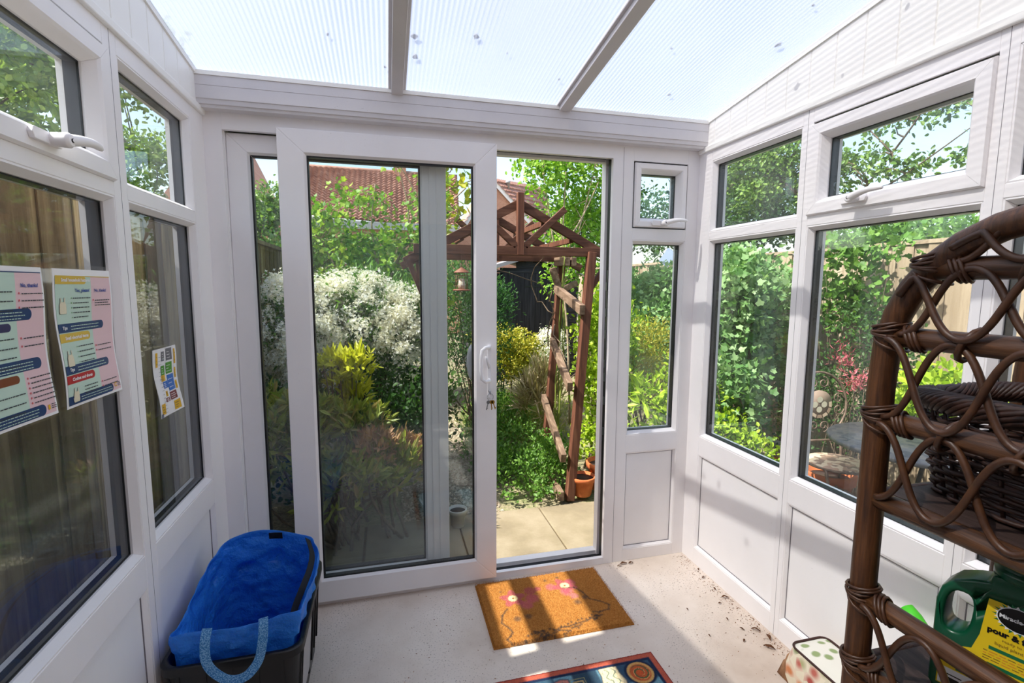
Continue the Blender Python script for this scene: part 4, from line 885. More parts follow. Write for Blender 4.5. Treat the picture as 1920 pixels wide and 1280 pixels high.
# ---- floral cushion box at the right wall
q = NB('floral_fabric'); v = q.coord('Object'); vo = q.add('TexVoronoi'); vo.inputs['Scale'].default_value = 26; vo.inputs['Randomness'].default_value = 1
nz = q.noise(v, 11, 3); q.link(q.mix(.12, v, nz), vo.inputs[0]) if False else q.link(v, vo.inputs[0])
sp_ = q.add('SeparateColor'); q.link(vo.outputs['Color'], sp_.inputs[0])
cc = q.ramp(sp_.outputs[0], [(0, lin('#e8dcc0')), (.3, lin('#e2d4b8')), (.38, lin('#b5534a')), (.55, lin('#d98a5a')), (.62, lin('#7d8a58')), (.74, lin('#e6d8be')), (.85, lin('#c26a5c')), (.95, lin('#a5a46a'))], 'CONSTANT')
q.base(q.mix(q.ramp(vo.outputs['Distance'], [(.25, (0, 0, 0, 1)), (.6, (.8, .8, .8, 1))]), cc, lin('#efe4cc')), .8)
q2 = NB('leaf_print_fabric'); v = q2.coord('Object'); vo = q2.add('TexVoronoi'); vo.inputs['Scale'].default_value = 18; q2.link(v, vo.inputs[0]); q2.base(q2.ramp(vo.outputs['Distance'], [(.20, lin('#93a470')), (.30, lin('#e9e6da'))]), .8)
cx0, cx1, cy0, cy1, ch = 2.03, 2.188, -1.46, -.905, .185
t = thing('floral_cushion', ((cx0+cx1)/2, (cy0+cy1)/2, 0), 'floral fabric covered floor cushion with dark piping at the foot of the right wall', 'cushion')
m = MB(); R = []
for zz, o_ in ((.0, -.012), (.02, .0), (.06, .012), (.11, .014), (.16, .004), (ch, -.004)): R.append([(x+.004*math.sin(y*60+zz*30), y, zz) for x, y, _ in rrect((cx0+cx1)/2, (cy0+cy1)/2, (cx1-cx0)/2+o_*.4, (cy1-cy0)/2+o_, .03, zz, 6)])
nn = len(R[0]); m.addf([p for r in R for p in r], [(i*nn+k, i*nn+(k+1) % nn, (i+1)*nn+(k+1) % nn, (i+1)*nn+k) for i in range(len(R)-1) for k in range(nn)]+[tuple(range(nn))[::-1]], 0, True); m.build('side_cover', MATS['floral_fabric'], t)
m = MB(); P = [[((cx0+cx1)/2+((cx1-cx0)/2-.006)*(2*i/8-1), (cy0+cy1)/2+((cy1-cy0)/2-.008)*(2*j/14-1), ch+.022*(1-(2*i/8-1)**4)*(1-(2*j/14-1)**6)-.002) for j in range(15)] for i in range(9)]; m.grid(P); m.build('top_cover', MATS['leaf_print_fabric'], t)
m = MB(); m.tube([(x, y, ch) for x, y, _ in rrect((cx0+cx1)/2, (cy0+cy1)/2, (cx1-cx0)/2-.002, (cy1-cy0)/2-.004, .03, 0, 6)], .0042, 6, closed=True); m.build('piping', plain('dark_piping', '#3a1d16', .7), t)
m = MB(); P = []
for i in range(8):
    f = i/7; y = cy1-.01+f*.085; hgt = .02+(ch-.03)*(1-f*.75)*(1-.2*math.sin(f*9)); P.append([(cx0+.012+.10*(j/5)+.012*math.sin(j*2.3+f*4)*(1-f*.4)+.03*f, y+.004*math.sin(j*3), .003+hgt*(1-abs(2*j/5-1)**3)) for j in range(6)])
m.grid(P); m.build('gathered_end', noisy('brown_gather', '#8a5a3a', '#b58a62', 20, .8), t, solid=.002)
# ================================================================ garden structures
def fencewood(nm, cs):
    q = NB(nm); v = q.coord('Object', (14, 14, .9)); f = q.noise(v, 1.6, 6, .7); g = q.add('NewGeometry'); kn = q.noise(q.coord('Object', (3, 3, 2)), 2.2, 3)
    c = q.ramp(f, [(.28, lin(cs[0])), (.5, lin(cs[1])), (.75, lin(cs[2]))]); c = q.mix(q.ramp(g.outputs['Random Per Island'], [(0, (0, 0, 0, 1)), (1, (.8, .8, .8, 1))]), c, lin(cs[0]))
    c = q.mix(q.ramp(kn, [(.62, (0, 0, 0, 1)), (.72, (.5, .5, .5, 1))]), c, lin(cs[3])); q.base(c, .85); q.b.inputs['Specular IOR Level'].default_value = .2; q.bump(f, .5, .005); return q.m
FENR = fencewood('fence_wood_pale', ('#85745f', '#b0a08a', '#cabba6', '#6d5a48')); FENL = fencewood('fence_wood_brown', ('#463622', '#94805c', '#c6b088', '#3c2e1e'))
def fence(name, label, x, ya, yb_, ztop, mat, face, bw, gapz=0, seed=1, post_every=1.83):
    """vertical feather-edge boards along y at x; face=+1 when the room lies on the +x side"""
    t = thing(name, (x, (ya+yb_)/2, GZ-.03), label, 'fence'); r = random.Random(seed); m = MB(); y = ya; k = 0
    while y < yb_:
        w_ = bw*r.uniform(.95, 1.05); zt = ztop-.03+r.uniform(-.008, .008); sk = r.uniform(-.004, .004); g_ = (.0135 if gapz and r.random() < .3 else 0)
        a, b2 = y+g_*2.4, y+w_+(.028 if gapz else .010); th = .012 if gapz else .017
        at_ = y; b3_ = b2; vs = [(x+face*(.0), a+sk*0, GZ), (x+face*.006, b3_, GZ), (x+face*.006, b2+sk, zt), (x, at_+sk, zt), (x-face*.004, a, GZ), (x-face*.016, b3_, GZ), (x-face*.016, b2+sk, zt), (x-face*.004, at_+sk, zt)]
        vs = [(vx+face*(th if k % 2 else 0), vy, vz) for vx, vy, vz in vs]
        m.addf(vs, [(0, 1, 2, 3), (7, 6, 5, 4), (0, 4, 5, 1), (2, 6, 7, 3), (1, 5, 6, 2), (0, 3, 7, 4)]); y += w_; k += 1
    m.build('boards', mat, t)
    m = MB(); m.box((x-.03, ya, ztop-.03), (x+.035, yb_, ztop)); m.build('cap_rail', mat, t)
    m = MB()
    for z in (.15, .85, ztop-.18): m.box((x-face*.03, ya, z), (x-face*.06, yb_, z+.05))
    m.build('rail', mat, t)
    y = ya+.3
    while y < yb_: m = MB(); m.box((x-face*.03-.045, y-.045, GZ-.03), (x-face*.03+.045 if 0 else x-face*.12, y+.045, ztop-.035)); m.build('post', mat, t); y += post_every
    return t
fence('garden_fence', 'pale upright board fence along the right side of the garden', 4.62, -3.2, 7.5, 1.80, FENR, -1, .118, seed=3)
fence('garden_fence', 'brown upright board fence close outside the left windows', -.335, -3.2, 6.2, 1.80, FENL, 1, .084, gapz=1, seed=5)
# ---- garden arch
AW = wood('arch_wood', '#40261b', '#5c3828', '#75503c', 2, .7, 16, .3); AWX = wood('arch_beam_wood', '#3b241a', '#563626', '#70503e', 0, .7, 16, .3); AWR = wood('arch_rail_wood', '#55453a', '#74604e', '#93806c', 1, .8, 14, .2)
YA, YBk = 1.25, 2.05
t = thing('garden_arch', (1.6, 1.6, GZ), 'weathered brown timber garden arch with a pitched slatted top over the path', 'pergola')
posts = [((1.985, 1.12, GZ-.02), (2.155, 1.20, 1.69)), ((2.05, 1.93, GZ-.02), (2.215, 2.00, 1.69)), ((1.02, 1.2, GZ-.02), (.95, 1.26, 1.69)), ((1.02, 2.0, GZ-.02), (.95, 2.05, 1.69))]
for a, b_ in posts: m = MB(); m.beam(a, b_, .062, .062, (0, 1, 0)); m.build('post', AW, t, bevel=.003)
for y in (YA, YBk):
    m = MB(); m.beam((.86, y-.04, 1.690), (2.30, y-.04, 1.690), .035, .065); m.build('tie_beam', AWX, t, bevel=.003)
    m = MB(); m.beam((1.61, y-.035, 1.66), (1.61, y-.035, 2.095), .048, .05, (0, 1, 0)); m.build('king_post', AW, t, bevel=.003)
    for sg, xe in ((1, 2.42), (-1, .80)):
        m = MB(); m.beam((1.61, y-.0, 2.025), (xe, y-.0, 1.60), .035, .062, (0, 0, 1)); m.build('rafter', AWX, t, bevel=.003)
    for sg in (1, -1):
        m = MB(); m.beam((1.61+sg*.03, y-.04-.0, 1.72), (1.61+sg*.335, y-.04, 1.995), .035, .045, (0, 0, 1)); m.build('strut', AWX, t, bevel=.003)
for x, z in ((2.02, 1.80), (1.80, 1.915), (1.20, 1.80), (1.42, 1.915)):
    m = MB(); m.beam((x, YA+.02, z-.02), (x, YBk+.05, z-.02), .03, .04); m.build('purlin', AW, t, bevel=.002)
for x in (2.16, 2.215, 2.275): m = MB(); m.beam((x, YBk-.20, 1.655), (x, YBk-.05, 1.655), .044, .075); m.build('purlin', AWR, t, bevel=.002)
for a, b_ in (((2.12, 1.96, .95), (1.965, 1.10, .705)), ((2.045, 1.96, .43), (1.925, 1.10, .165)), ((1.985, 1.98, -.07), (1.905, 1.08, -.12)), ((2.15, 1.96, 1.42), (2.05, 1.10, 1.27))):
    m = MB(); m.beam(a, b_, .042, .072); m.build('side_rail', AWR, t, bevel=.003)
m = MB(); m.beam((2.19, 1.93, 1.36), (2.10, 1.93, 1.60), .05, .05, (0, 1, 0)); m.build('brace', AWR, t, bevel=.003)
m = MB(); m.beam((2.17, 1.92, 1.40), (2.33, 1.92, 1.47), .05, .06, (0, 1, 0)); m.build('brace', AWR, t, bevel=.003)
for z0, x in ((1.30, .96), (.72, .985)): m = MB(); m.beam((x+.05, 1.1, z0), (x+.05, 2.1, z0), .035, .06); m.build('side_rail', AWR, t, bevel=.003)
m = MB(); m.beam((2.13, 1.22, 1.38), (2.27, 1.22, 1.58), .035, .04, (0, 1, 0)); m.build('brace', AW, t); m = MB(); m.beam((.93, 1.22, 1.35), (.82, 1.22, 1.62), .035, .045, (0, 1, 0)); m.build('brace', AW, t)
# ---- bird feeder
t = thing('bird_feeder', (1.19, 1.28, 1.40), 'cylindrical wire bird feeder hanging from the garden arch beam', 'bird feeder'); c0 = (1.187, 1.21)
FM = plain('feeder_metal', '#7a4a34', .6); 
m = MB(); m.lathe([(.060, 0), (.062, .006), (.056, .012), (.001, .012)], (c0[0], c0[1], 1.405), 20); m.build('tray', FM, t)
m = MB(); m.lathe([(.058, 0), (.054, .006), (.012, .035), (.004, .045), (.001, .046)], (c0[0], c0[1], 1.530), 20); m.build('roof', FM, t)
m = MB()
for k in range(14): a = 2*PI*k/14; m.tube([(c0[0]+.043*math.cos(a), c0[1]+.043*math.sin(a), 1.415), (c0[0]+.043*math.cos(a), c0[1]+.043*math.sin(a), 1.532)], .0013, 5)
for z in (1.44, 1.475, 1.51): m.tube([(c0[0]+.043*math.cos(a), c0[1]+.043*math.sin(a), z) for a in np.linspace(0, 2*PI, 17)[:-1]], .0012, 5, closed=True)
m.build('cage', FM, t)
m = MB(); m.lathe([(.025, 0), (.027, .03), (.020, .07), (.001, .072)], (c0[0], c0[1], 1.418), 14); m.build('seed', noisy('seed_mix', '#b9a98a', '#e6dfd0', 80, .8), t)
m = MB(); m.tube([(c0[0], c0[1], 1.574), (c0[0], c0[1]+.0, 1.66)], .0015, 5); m.build('hanger', FM, t)
# ---- shed
SHW = wood('shed_wood', '#15161a', '#26272c', '#3a3b42', 2, .75, 12, .3); SHX = wood('shed_lap_wood', '#17181b', '#2a2b30', '#3e3e44', 0, .75, 12, .3)
t = thing('garden_shed', (3.08, 6.9, GZ), 'small black-stained timber shed with a pitched grey roof at the end of the garden', 'shed')
sx0, sx1, sy0, sy1, ze, za, sxc = 2.18, 3.98, 6.0, 7.9, 1.62, 1.90, 3.08
m = MB(); z = GZ; k = 0
while z < za-.02:
    z2 = min(z+.095, za); hw = (sx1-sx0)/2 if z2 <= ze else (sx1-sx0)/2*max(.03, (za-z2+.02)/(za-ze+.02))
    m.addf([(sxc-hw, sy0, z), (sxc+hw, sy0, z), (sxc+hw, sy0+.012, z2), (sxc-hw, sy0+.012, z2), (sxc-hw, sy0+.04, z), (sxc+hw, sy0+.04, z), (sxc+hw, sy0+.04, z2), (sxc-hw, sy0+.04, z2)], [(0, 1, 2, 3), (4, 7, 6, 5), (0, 4, 5, 1), (2, 6, 7, 3), (1, 5, 6, 2), (0, 3, 7, 4)]); z = z2
m.box((sx0, sy0+.03, GZ), (sx0+.03, sy1, ze)); m.box((sx1-.03, sy0+.03, GZ), (sx1, sy1, ze)); m.box((sx0, sy1-.03, GZ), (sx1, sy1, ze)); m.build('wall', SHX, t)
dt = MB(); x = 2.60
while x < 3.56: dt.box((x, sy0-.022, GZ+.05), (x+.094, sy0-.004, 1.66)); x += .098
d = dt.build('door', SHW, t, bevel=.003)
for z in (.25, 1.42): m = MB(); m.box((3.0, sy0-.028, z), (3.58, sy0-.021, z+.03)); m.build('hinge', blk, d)
m = MB(); m.box((2.5, sy0-.018, 1.665), (3.68, sy0-.001, 1.70)); m.build('lintel', SHX, t)
RFELT = noisy('roof_felt', '#6b6a6c', '#8b8a8c', 30, .9)
for sg in (-1, 1):
    m = MB(); m.beam((sxc+sg*.5, sy0-.12, 1.955-.5*.31), (sxc+sg*.5, sy1+.1, 1.955-.5*.31), 1.06, .02, (-sg*-.31*sg*sg*sg*-1 if 0 else sg*.31, 0, 1)); m.build('roof_panel', RFELT, t)
    m = MB(); m.beam((sxc, sy0-.13, 1.955), (sxc+sg*1.02, sy0-.13, 1.955-1.02*.31), .02, .06); m.build('barge_board', MATS.get('barge_grey') or plain('barge_grey', '#8d8c90', .8), t)
# ---- houses
TILE = NB('roof_tile'); v = TILE.coord('Object'); n1 = TILE.noise(v, 3.3, 3); n2 = TILE.noise(v, .5, 3); TILE.base(TILE.mix(.4, TILE.ramp(n1, [(.3, lin('#86584a')), (.5, lin('#a87866')), (.7, lin('#c4a090'))]), TILE.ramp(n2, [(.3, lin('#84584a')), (.7, lin('#b89484'))])), .85)
HB = NB('house_brick'); v = HB.coord('Object', (1, 1, 1), (PI/2, 0, 0)); bt = HB.add('TexBrick'); HB.link(v, bt.inputs[0]); bt.inputs['Scale'].default_value = 4.4; bt.inputs['Color1'].default_value = lin('#b07a60'); bt.inputs['Color2'].default_value = lin('#c08c72'); bt.inputs['Mortar'].default_value = lin('#c8b8a4'); bt.inputs['Mortar Size'].default_value = .012; HB.base(bt.outputs[0], .9)
WHT = plain('white_verge', '#e8e6e4', .6); LEAD = plain('grey_flue', '#a8a8aa', .5)
def pantiles(m, A, B, C_, D, cw, rh):
    """roof slope: A-B eave, D-C ridge"""
    A, B, C_, D = map(Vector, (A, B, C_, D)); L = (B-A).length; H = (D-A).length; nrm = (B-A).cross(D-A).normalized()
    if nrm.z < 0: nrm = -nrm
    nc, nr = int(L/cw), int(H/rh); per = 6; P = []
    for j in range(nr+1):
        for top in (0, 1):
            f = min(1, (j+top*.92)/(nr+.92)); row = []
            for i in range(nc*per+1):
                g_ = i/(nc*per); p = (A.lerp(B, g_)).lerp(D.lerp(C_, g_), f); s_ = (i % per)/per; row.append(p+nrm*(.055*max(0, math.sin(s_*PI*1.15))+(.0 if top else .07)))
            P.append(row)
    m.grid(P, 0, False)
t = thing('house', (0, 15.5, GZ), 'neighbouring brick house with a broad red pantile roof facing the garden', 'house')
m = MB(); pantiles(m, (-2.35, 14.0, 3.58), (3.15, 14.6, 3.28), (3.45, 17.4, 5.64), (-2.55, 17.4, 5.70), .168, .205); m.build('tiled_roof', TILE.m, t, recalc=False)
m = MB(); m.box((-2.25, 14.25, GZ), (3.05, 20.2, 3.35)); m.build('brick_wall', HB.m, t)
m = MB(); m.tube([(-2.55, 17.4, 5.72), (3.45, 17.4, 5.66)], .08, 8); m.build('ridge', TILE.m, t)
m = MB(); m.tube([(-2.35, 13.95, 3.54), (3.15, 14.55, 3.24)], .06, 8); m.box((-2.25, 14.10, 3.2), (3.05, 14.24, 3.42)); m.build('gutter', LEAD, t)
m = MB(); pantiles(m, (3.45, 20.8, 3.3), (-2.35, 20.8, 3.3), (-2.55, 17.4, 5.70), (3.45, 17.4, 5.64), .168, .4); m.build('tiled_roof', TILE.m, t, recalc=False)
m = MB(); m.box((1.05, 17.2, 5.3), (1.5, 17.7, 6.0)); m.build('chimney', HB.m, t)
t = thing('house', (6, 22, GZ), 'brick gabled house with white verge boards behind the garden arch', 'house')
m = MB(); gp = [(3.53, GZ), (8.6, GZ), (8.6, 3.71), (5.81, 6.46), (3.53, 2.86)]; m.prism(gp, lambda u, v, d: (u, d, v), 22.06, 28); m.build('gable_wall', HB.m, t)
for a, b_ in (((5.81, 6.60), (3.25, 2.44)), ((5.81, 6.60), (8.89, 3.57))): m = MB(); m.beam((a[0], 21.95, a[1]), (b_[0], 21.95, b_[1]), .07, .22); m.build('verge_board', WHT, t)
m = MB(); pantiles(m, (8.89, 21.85, 3.61), (11.99, 29.1, 3.61), (10.86, 29.1, 7.8), (5.81, 21.85, 6.63), .22, .30); m.build('tiled_roof', TILE.m, t, recalc=False)
m = MB(); pantiles(m, (4.5, 29.1, 2.51), (3.25, 21.85, 2.51), (5.81, 21.85, 6.63), (10.86, 29.1, 7.8), .22, .4); m.build('tiled_roof', TILE.m, t, recalc=False)
m = MB(); m.lathe([(.08, 0), (.08, .65), (.12, .65), (.12, .76), (.001, .8)], (6.77, 22.6, 5.95), 12); m.build('flue', LEAD, t)
t = thing('house', (-5, 19, GZ), 'brick gable end showing at the left edge of the slider glass', 'house')
m = MB(); m.prism([(-7.5, GZ), (-3.6, GZ), (-3.65, 4.0), (-5.2, 7.4), (-7.5, 4.0)], lambda u, v, d: (u, d, v), 18.5, 24); m.build('gable_wall', HB.m, t)
m = MB(); m.beam((-5.2, 18.4, 7.5), (-3.5, 18.4, 3.8), .05, .16); m.build('verge_board', WHT, t)
# ---- bistro set
IRON = noisy('black_iron', '#2c2d2e', '#4a4642', 25, .55, Metallic=.4); RUST = noisy('rusty_iron', '#5c4a40', '#8a7464', 25, .6, Metallic=.3)
def mosaic(name, c1, c2, c3):
    q = NB(name); v = q.coord('Object'); vo = q.add('TexVoronoi'); vo.inputs['Scale'].default_value = 30; q.link(v, vo.inputs[0]); sp_ = q.add('SeparateColor'); q.link(vo.outputs['Color'], sp_.inputs[0]); q.base(q.ramp(sp_.outputs[0], [(.0, lin(c1)), (.4, lin(c2)), (.7, lin(c3))], 'CONSTANT'), .45); return q.m
MOS = mosaic('mosaic_tile', '#d9c8b0', '#b89a86', '#8a7468'); MOSD = mosaic('mosaic_dark', '#6a6a6c', '#505256', '#7a7670')
def scroll(cx, cz, r, a0, turns, sg=1, n_=26): return [(cx+r*(1-.78*k/n_)*math.cos(a0+sg*turns*2*PI*k/n_), cz+r*(1-.78*k/n_)*math.sin(a0+sg*turns*2*PI*k/n_)) for k in range(n_+1)]
def bistro_chair(loc, rz, label):
    t = thing('bistro_chair', loc, label, 'chair'); t.rotation_euler = (0, 0, rz)
    def bld(m, nm, mat):
        o = m.build(nm, mat); o.parent = t; o.location = (0, 0, 0); return o
    sh = .44; m = MB(); m.lathe([(.001, sh+.012), (.17, sh+.012), (.175, sh+.006), (.175, sh-.006), (.001, sh-.008)], (0, 0, 0), 32); bld(m, 'mosaic_seat', MOS)
    m = MB(); m.tube([(.182*math.cos(a), .182*math.sin(a), sh) for a in np.linspace(0, 2*PI, 33)[:-1]], .008, 6, closed=True); bld(m, 'seat_ring', RUST)
    for sx_ in (-1, 1):
        m = MB(); m.tube(smooth([(sx_*.16, -.10, sh), (sx_*.17, -.15, .30), (sx_*.16, -.14, .15), (sx_*.19, -.19, 0)], 4), .009, 6); bld(m, 'leg', RUST)
        m = MB(); m.tube(smooth([(sx_*.155, .16, sh+.10), (sx_*.16, .15, sh), (sx_*.16, .15, .25), (sx_*.18, .21, 0)], 4), .009, 6); bld(m, 'leg', RUST)
    m = MB(); m.tube([(-.15, -.1, .16), (.15, -.1, .16)], .006, 6); m.tube([(-.16, .15, .16), (.16, .15, .16)], .006, 6); m.tube(smooth([(-.16, -.12, .2), (0, 0, .28), (.16, .15, .2)], 4), .006, 6); m.tube(smooth([(.16, -.12, .2), (0, 0, .28), (-.16, .15, .2)], 4), .006, 6); bld(m, 'stretcher', RUST)
    zc = sh+.34; R_ = .205; bk = lambda u, v: (u, .165+.10*(v-sh-.1), v)
    m = MB(); m.tube([bk(R_*math.cos(a), zc+R_*1.05*math.sin(a)) for a in np.linspace(-.25*PI-.3, 1.25*PI+.3, 40)], .0085, 6); m.tube([bk(-.18, sh+.10), bk(.18, sh+.10)], .007, 6); bld(m, 'back_frame', RUST)
    m = MB()
    for k in range(4):
        a = PI/4+k*PI/2+PI/4
        for sg in (1, -1):
            px_, pz_ = .145*math.cos(a)+sg*-.036*math.sin(a), .145*math.sin(a)+sg*.036*math.cos(a); m.tube([bk(x, z) for x, z in scroll(px_, zc+pz_, .040, a, 1.3, sg)], .0045, 5)
    bld(m, 'scrollwork', RUST)
    m = MB(); m.lathe([(.001, -.006), (.095, -.006), (.095, .006), (.001, .006)], bk(0, zc), 28, rot=Matrix.Rotation(PI/2, 3, 'X')); o = bld(m, 'back_disc', plain('disc_brown', '#9a8474', .6))
    m = MB()
    for k in range(12):
        a = 2*PI*k/12; q_ = bk(0, zc); m.addf([(q_[0]+r_*math.cos(a+da), q_[1]-.008+.1*r_*math.sin(a+da), q_[2]+r_*math.sin(a+da)) for r_, da in ((.070, -.22), (.092, -.22), (.092, .22), (.070, .22))], [(0, 1, 2, 3)], k % 2)
    for k in range(4): a = PI/2*k; q_ = bk(0, zc); m.addf([(q_[0]+.034*math.cos(a)+.021*math.cos(b2), q_[1]-.009, q_[2]+.034*math.sin(a)+.021*math.sin(b2)) for b2 in np.linspace(0, 2*PI, 15)[:-1]], [tuple(range(14))], 2)
    m2 = m.build('disc_tiles', [(MATS.get('tile_a') or plain('tile_a', '#c9b29a', .4)), (MATS.get('tile_b') or plain('tile_b', '#a08672', .4)), (MATS.get('tile_c') or plain('tile_c', '#e2d8c0', .4))], recalc=False); m2.parent = o
    return t
bistro_chair((3.45, .205, GZ+.03), -.12, 'rusty scrollwork metal chair with a mosaic disc in its back, on the right patio')
t = thing('bistro_table', (3.46, -.24, GZ), 'round grey mosaic-topped metal garden table seen through the rattan shelf', 'table')
tz = .60; m = MB(); m.lathe([(.001, tz), (.40, tz), (.405, tz-.006), (.405, tz-.022), (.001, tz-.024)], (3.46, -.24, 0), 44); m.build('mosaic_top', MOSD, t)
for k in range(4):
    a = PI/4+k*PI/2; m = MB(); m.tube(smooth([(3.46+.28*math.cos(a), -.24+.28*math.sin(a), tz-.02), (3.46+.12*math.cos(a), -.24+.12*math.sin(a), .30), (3.46+.16*math.cos(a), -.24+.16*math.sin(a), .1), (3.46+.30*math.cos(a), -.24+.30*math.sin(a), GZ+.01)], 5), .011, 6); m.build('leg', IRON, t)
m = MB(); m.tube([(3.46+.14*math.cos(a), -.24+.14*math.sin(a), .22) for a in np.linspace(0, 2*PI, 25)[:-1]], .007, 6, closed=True); m.build('ring_stretcher', IRON, t)
TER = noisy('terracotta', '#a8552c', '#c9733f', 12, .85, bump=.1)
def pot(loc, r, h, label, mat=TER, nm='terracotta_pot', group=None):
    t = thing(nm, loc, label, 'pot', group); x, y, z = loc; m = MB(); m.lathe([(r*.66, 0), (r*.68, .004), (r*.88, h*.78), (r*.90, h*.78), (r*1.0, h*.79), (r*1.03, h*.98), (r*1.0, h), (r*.90, h), (r*.86, h*.86), (.001, h*.84)], loc, 28); m.build('pot_body', mat, t)
    m = MB(); m.lathe([(.001, h*.87), (r*.86, h*.865)], loc, 16); m.build('compost', (MATS.get('compost') or plain('compost', '#3a2c20', .95)), t); return t
pot((3.62, .40, GZ), .155, .33, 'large terracotta pot standing under the mosaic chair seat')
pot((3.52, .74, GZ), .12, .28, 'smaller terracotta pot at the left of the chair legs')
pot((2.10, 1.15, GZ), .10, .15, 'weathered terracotta pot at the foot of the arch post')
pot((2.30, 1.22, GZ), .13, .22, 'second terracotta pot behind the first by the arch post')
pot((1.10, .88, GZ), .062, .12, 'small pale plastic flower pot seen through the sliding door glass', plain('pale_plastic', '#b9bab4', .5), 'plastic_pot')
# solar panel lamp on the right fence
t = thing('solar_panel', (4.35, 3.85, 1.7), 'small blue-grey solar panel standing above the ivy by the right fence', 'solar panel')
m = MB(); m.beam((4.33, 3.80, 1.74), (4.42, 3.72, 1.92), .17, .012, (-.6, -.6, .5)); m.build('panel', plain('solar_blue', '#7c8aa8', .25), t); m = MB(); m.tube([(4.37, 3.78, 1.80), (4.37, 3.80, 1.0)], .012, 6); m.build('stem', IRON, t)
# ================================================================ plants
def tpl(kind):
    if kind == 'lance': V = [(0, 0, 0), (.35, .14, .04), (.7, .11, .02), (1, 0, -.05), (.7, -.11, .02), (.35, -.14, .04)]; F = [(0, 1, 2, 3), (0, 3, 4, 5)]
    elif kind == 'oval': V = [(0, 0, 0), (.3, .30, .06), (.72, .26, .04), (1, 0, -.06), (.72, -.26, .04), (.3, -.30, .06)]; F = [(0, 1, 2, 3), (0, 3, 4, 5)]
    elif kind == 'lobed':
        V = [(0, 0, 0), (-.05, .30, .05), (.22, .22, 0), (.38, .50, .05), (.52, .22, 0), (.98, .0, -.04), (.52, -.22, 0), (.38, -.50, .05), (.22, -.22, 0), (-.05, -.30, .05)]; F = [(0, 1, 2, 3, 4), (0, 4, 5, 5, 6)]; F = [(0, 1, 2, 3), (0, 3, 4, 5), (0, 5, 6, 7), (0, 7, 8, 9)]
    elif kind == 'petal': V = [(-.5, 0, 0), (0, .5, .1), (.5, 0, 0), (0, -.5, .1)]; F = [(0, 1, 2, 3)]
    elif kind == 'star': V = [(0, 0, -.1)]+[((.5 if k % 2 else .16)*math.cos(k*PI/4), (.5 if k % 2 else .16)*math.sin(k*PI/4), .0) for k in range(8)]; F = [(0, 8, 1, 2), (0, 2, 3, 4), (0, 4, 5, 6), (0, 6, 7, 8)]
    elif kind == 'needle': V = [(0, .03, 0), (0, -.03, 0), (1, 0, 0), (.5, .05, 0)]; F = [(0, 1, 2, 3)]
    return np.array(V, float), np.array(F)
def norm(a): return a/np.maximum(np.linalg.norm(a, axis=-1, keepdims=True), 1e-9)
def leafmesh(name, P, D, Nn, size, kind, mat, parent):
    V, F = tpl(kind); X = norm(D); Y = norm(np.cross(Nn, X)); Z = np.cross(X, Y)
    VV = P[:, None, :]+size[:, None, None]*(X[:, None, :]*V[None, :, 0:1]+Y[:, None, :]*V[None, :, 1:2]+Z[:, None, :]*V[None, :, 2:3])
    n, k = VV.shape[:2]; FF = (F[None]+(np.arange(n)*k)[:, None, None])
    return npmesh(name, VV.reshape(-1, 3), FF.reshape(-1, 4), 4, mat, parent=parent)
def ok(P, ext=0):
    x, y, z = P.T
    inside = (x > -.14-ext) & (x < W+.16+ext) & (y < .20+ext) & (z < 2.9)
    fl = (np.abs(x+.335) < .05+ext) & (z < 1.85) ; fr = (np.abs(x-4.62) < .05+ext) & (z < 1.83)
    shed = (x > 2.1) & (x < 4.05) & (y > 5.9) & (y < 8) & (z < 2)
    return ~(inside | fl | fr | shed) & (z > GZ+.005)
def pts_in(blobs, n, per, spread, rng, shell=.72):
    B = np.array(blobs, float); wt = (B[:, 3]*B[:, 4]*B[:, 5])**(2/3); wt /= wt.sum(); nt_ = max(1, n//per)
    bi = rng.choice(len(B), nt_, p=wt); d = norm(rng.normal(size=(nt_, 3))); d[:, 2] = np.where(d[:, 2] < -.5, -d[:, 2], d[:, 2])
    u = rng.random(nt_); r = np.where(rng.random(nt_) < .25, u**.5*shell, shell+(1.08-shell)*u)
    c = B[bi, :3]+d*B[bi, 3:6]*r[:, None]
    i = np.repeat(np.arange(nt_), per); P = c[i]+rng.normal(size=(len(i), 3))*spread; return P, d[i], c
def wood_stem(m, p0, p1, r0, r1, bend, rng, n=6):
    p0, p1 = np.array(p0, float), np.array(p1, float); pts = []; off = rng.normal(size=3)*bend
    for k in range(n+1): f = k/n; pts.append(p0+(p1-p0)*f+off*math.sin(f*PI)+rng.normal(size=3)*bend*.15*(0 < k < n))
    m.tube([Vector(p) for p in pts], [r0+(r1-r0)*k/n for k in range(n+1)], 6); return pts
BARK = noisy('bark_brown', '#4a3b2e', '#7a6a56', 30, .85); BARKP = noisy('bark_pale', '#8a7862', '#b8a68c', 30, .85); STEMG = plain('green_stem', '#7d8a3a', .6)
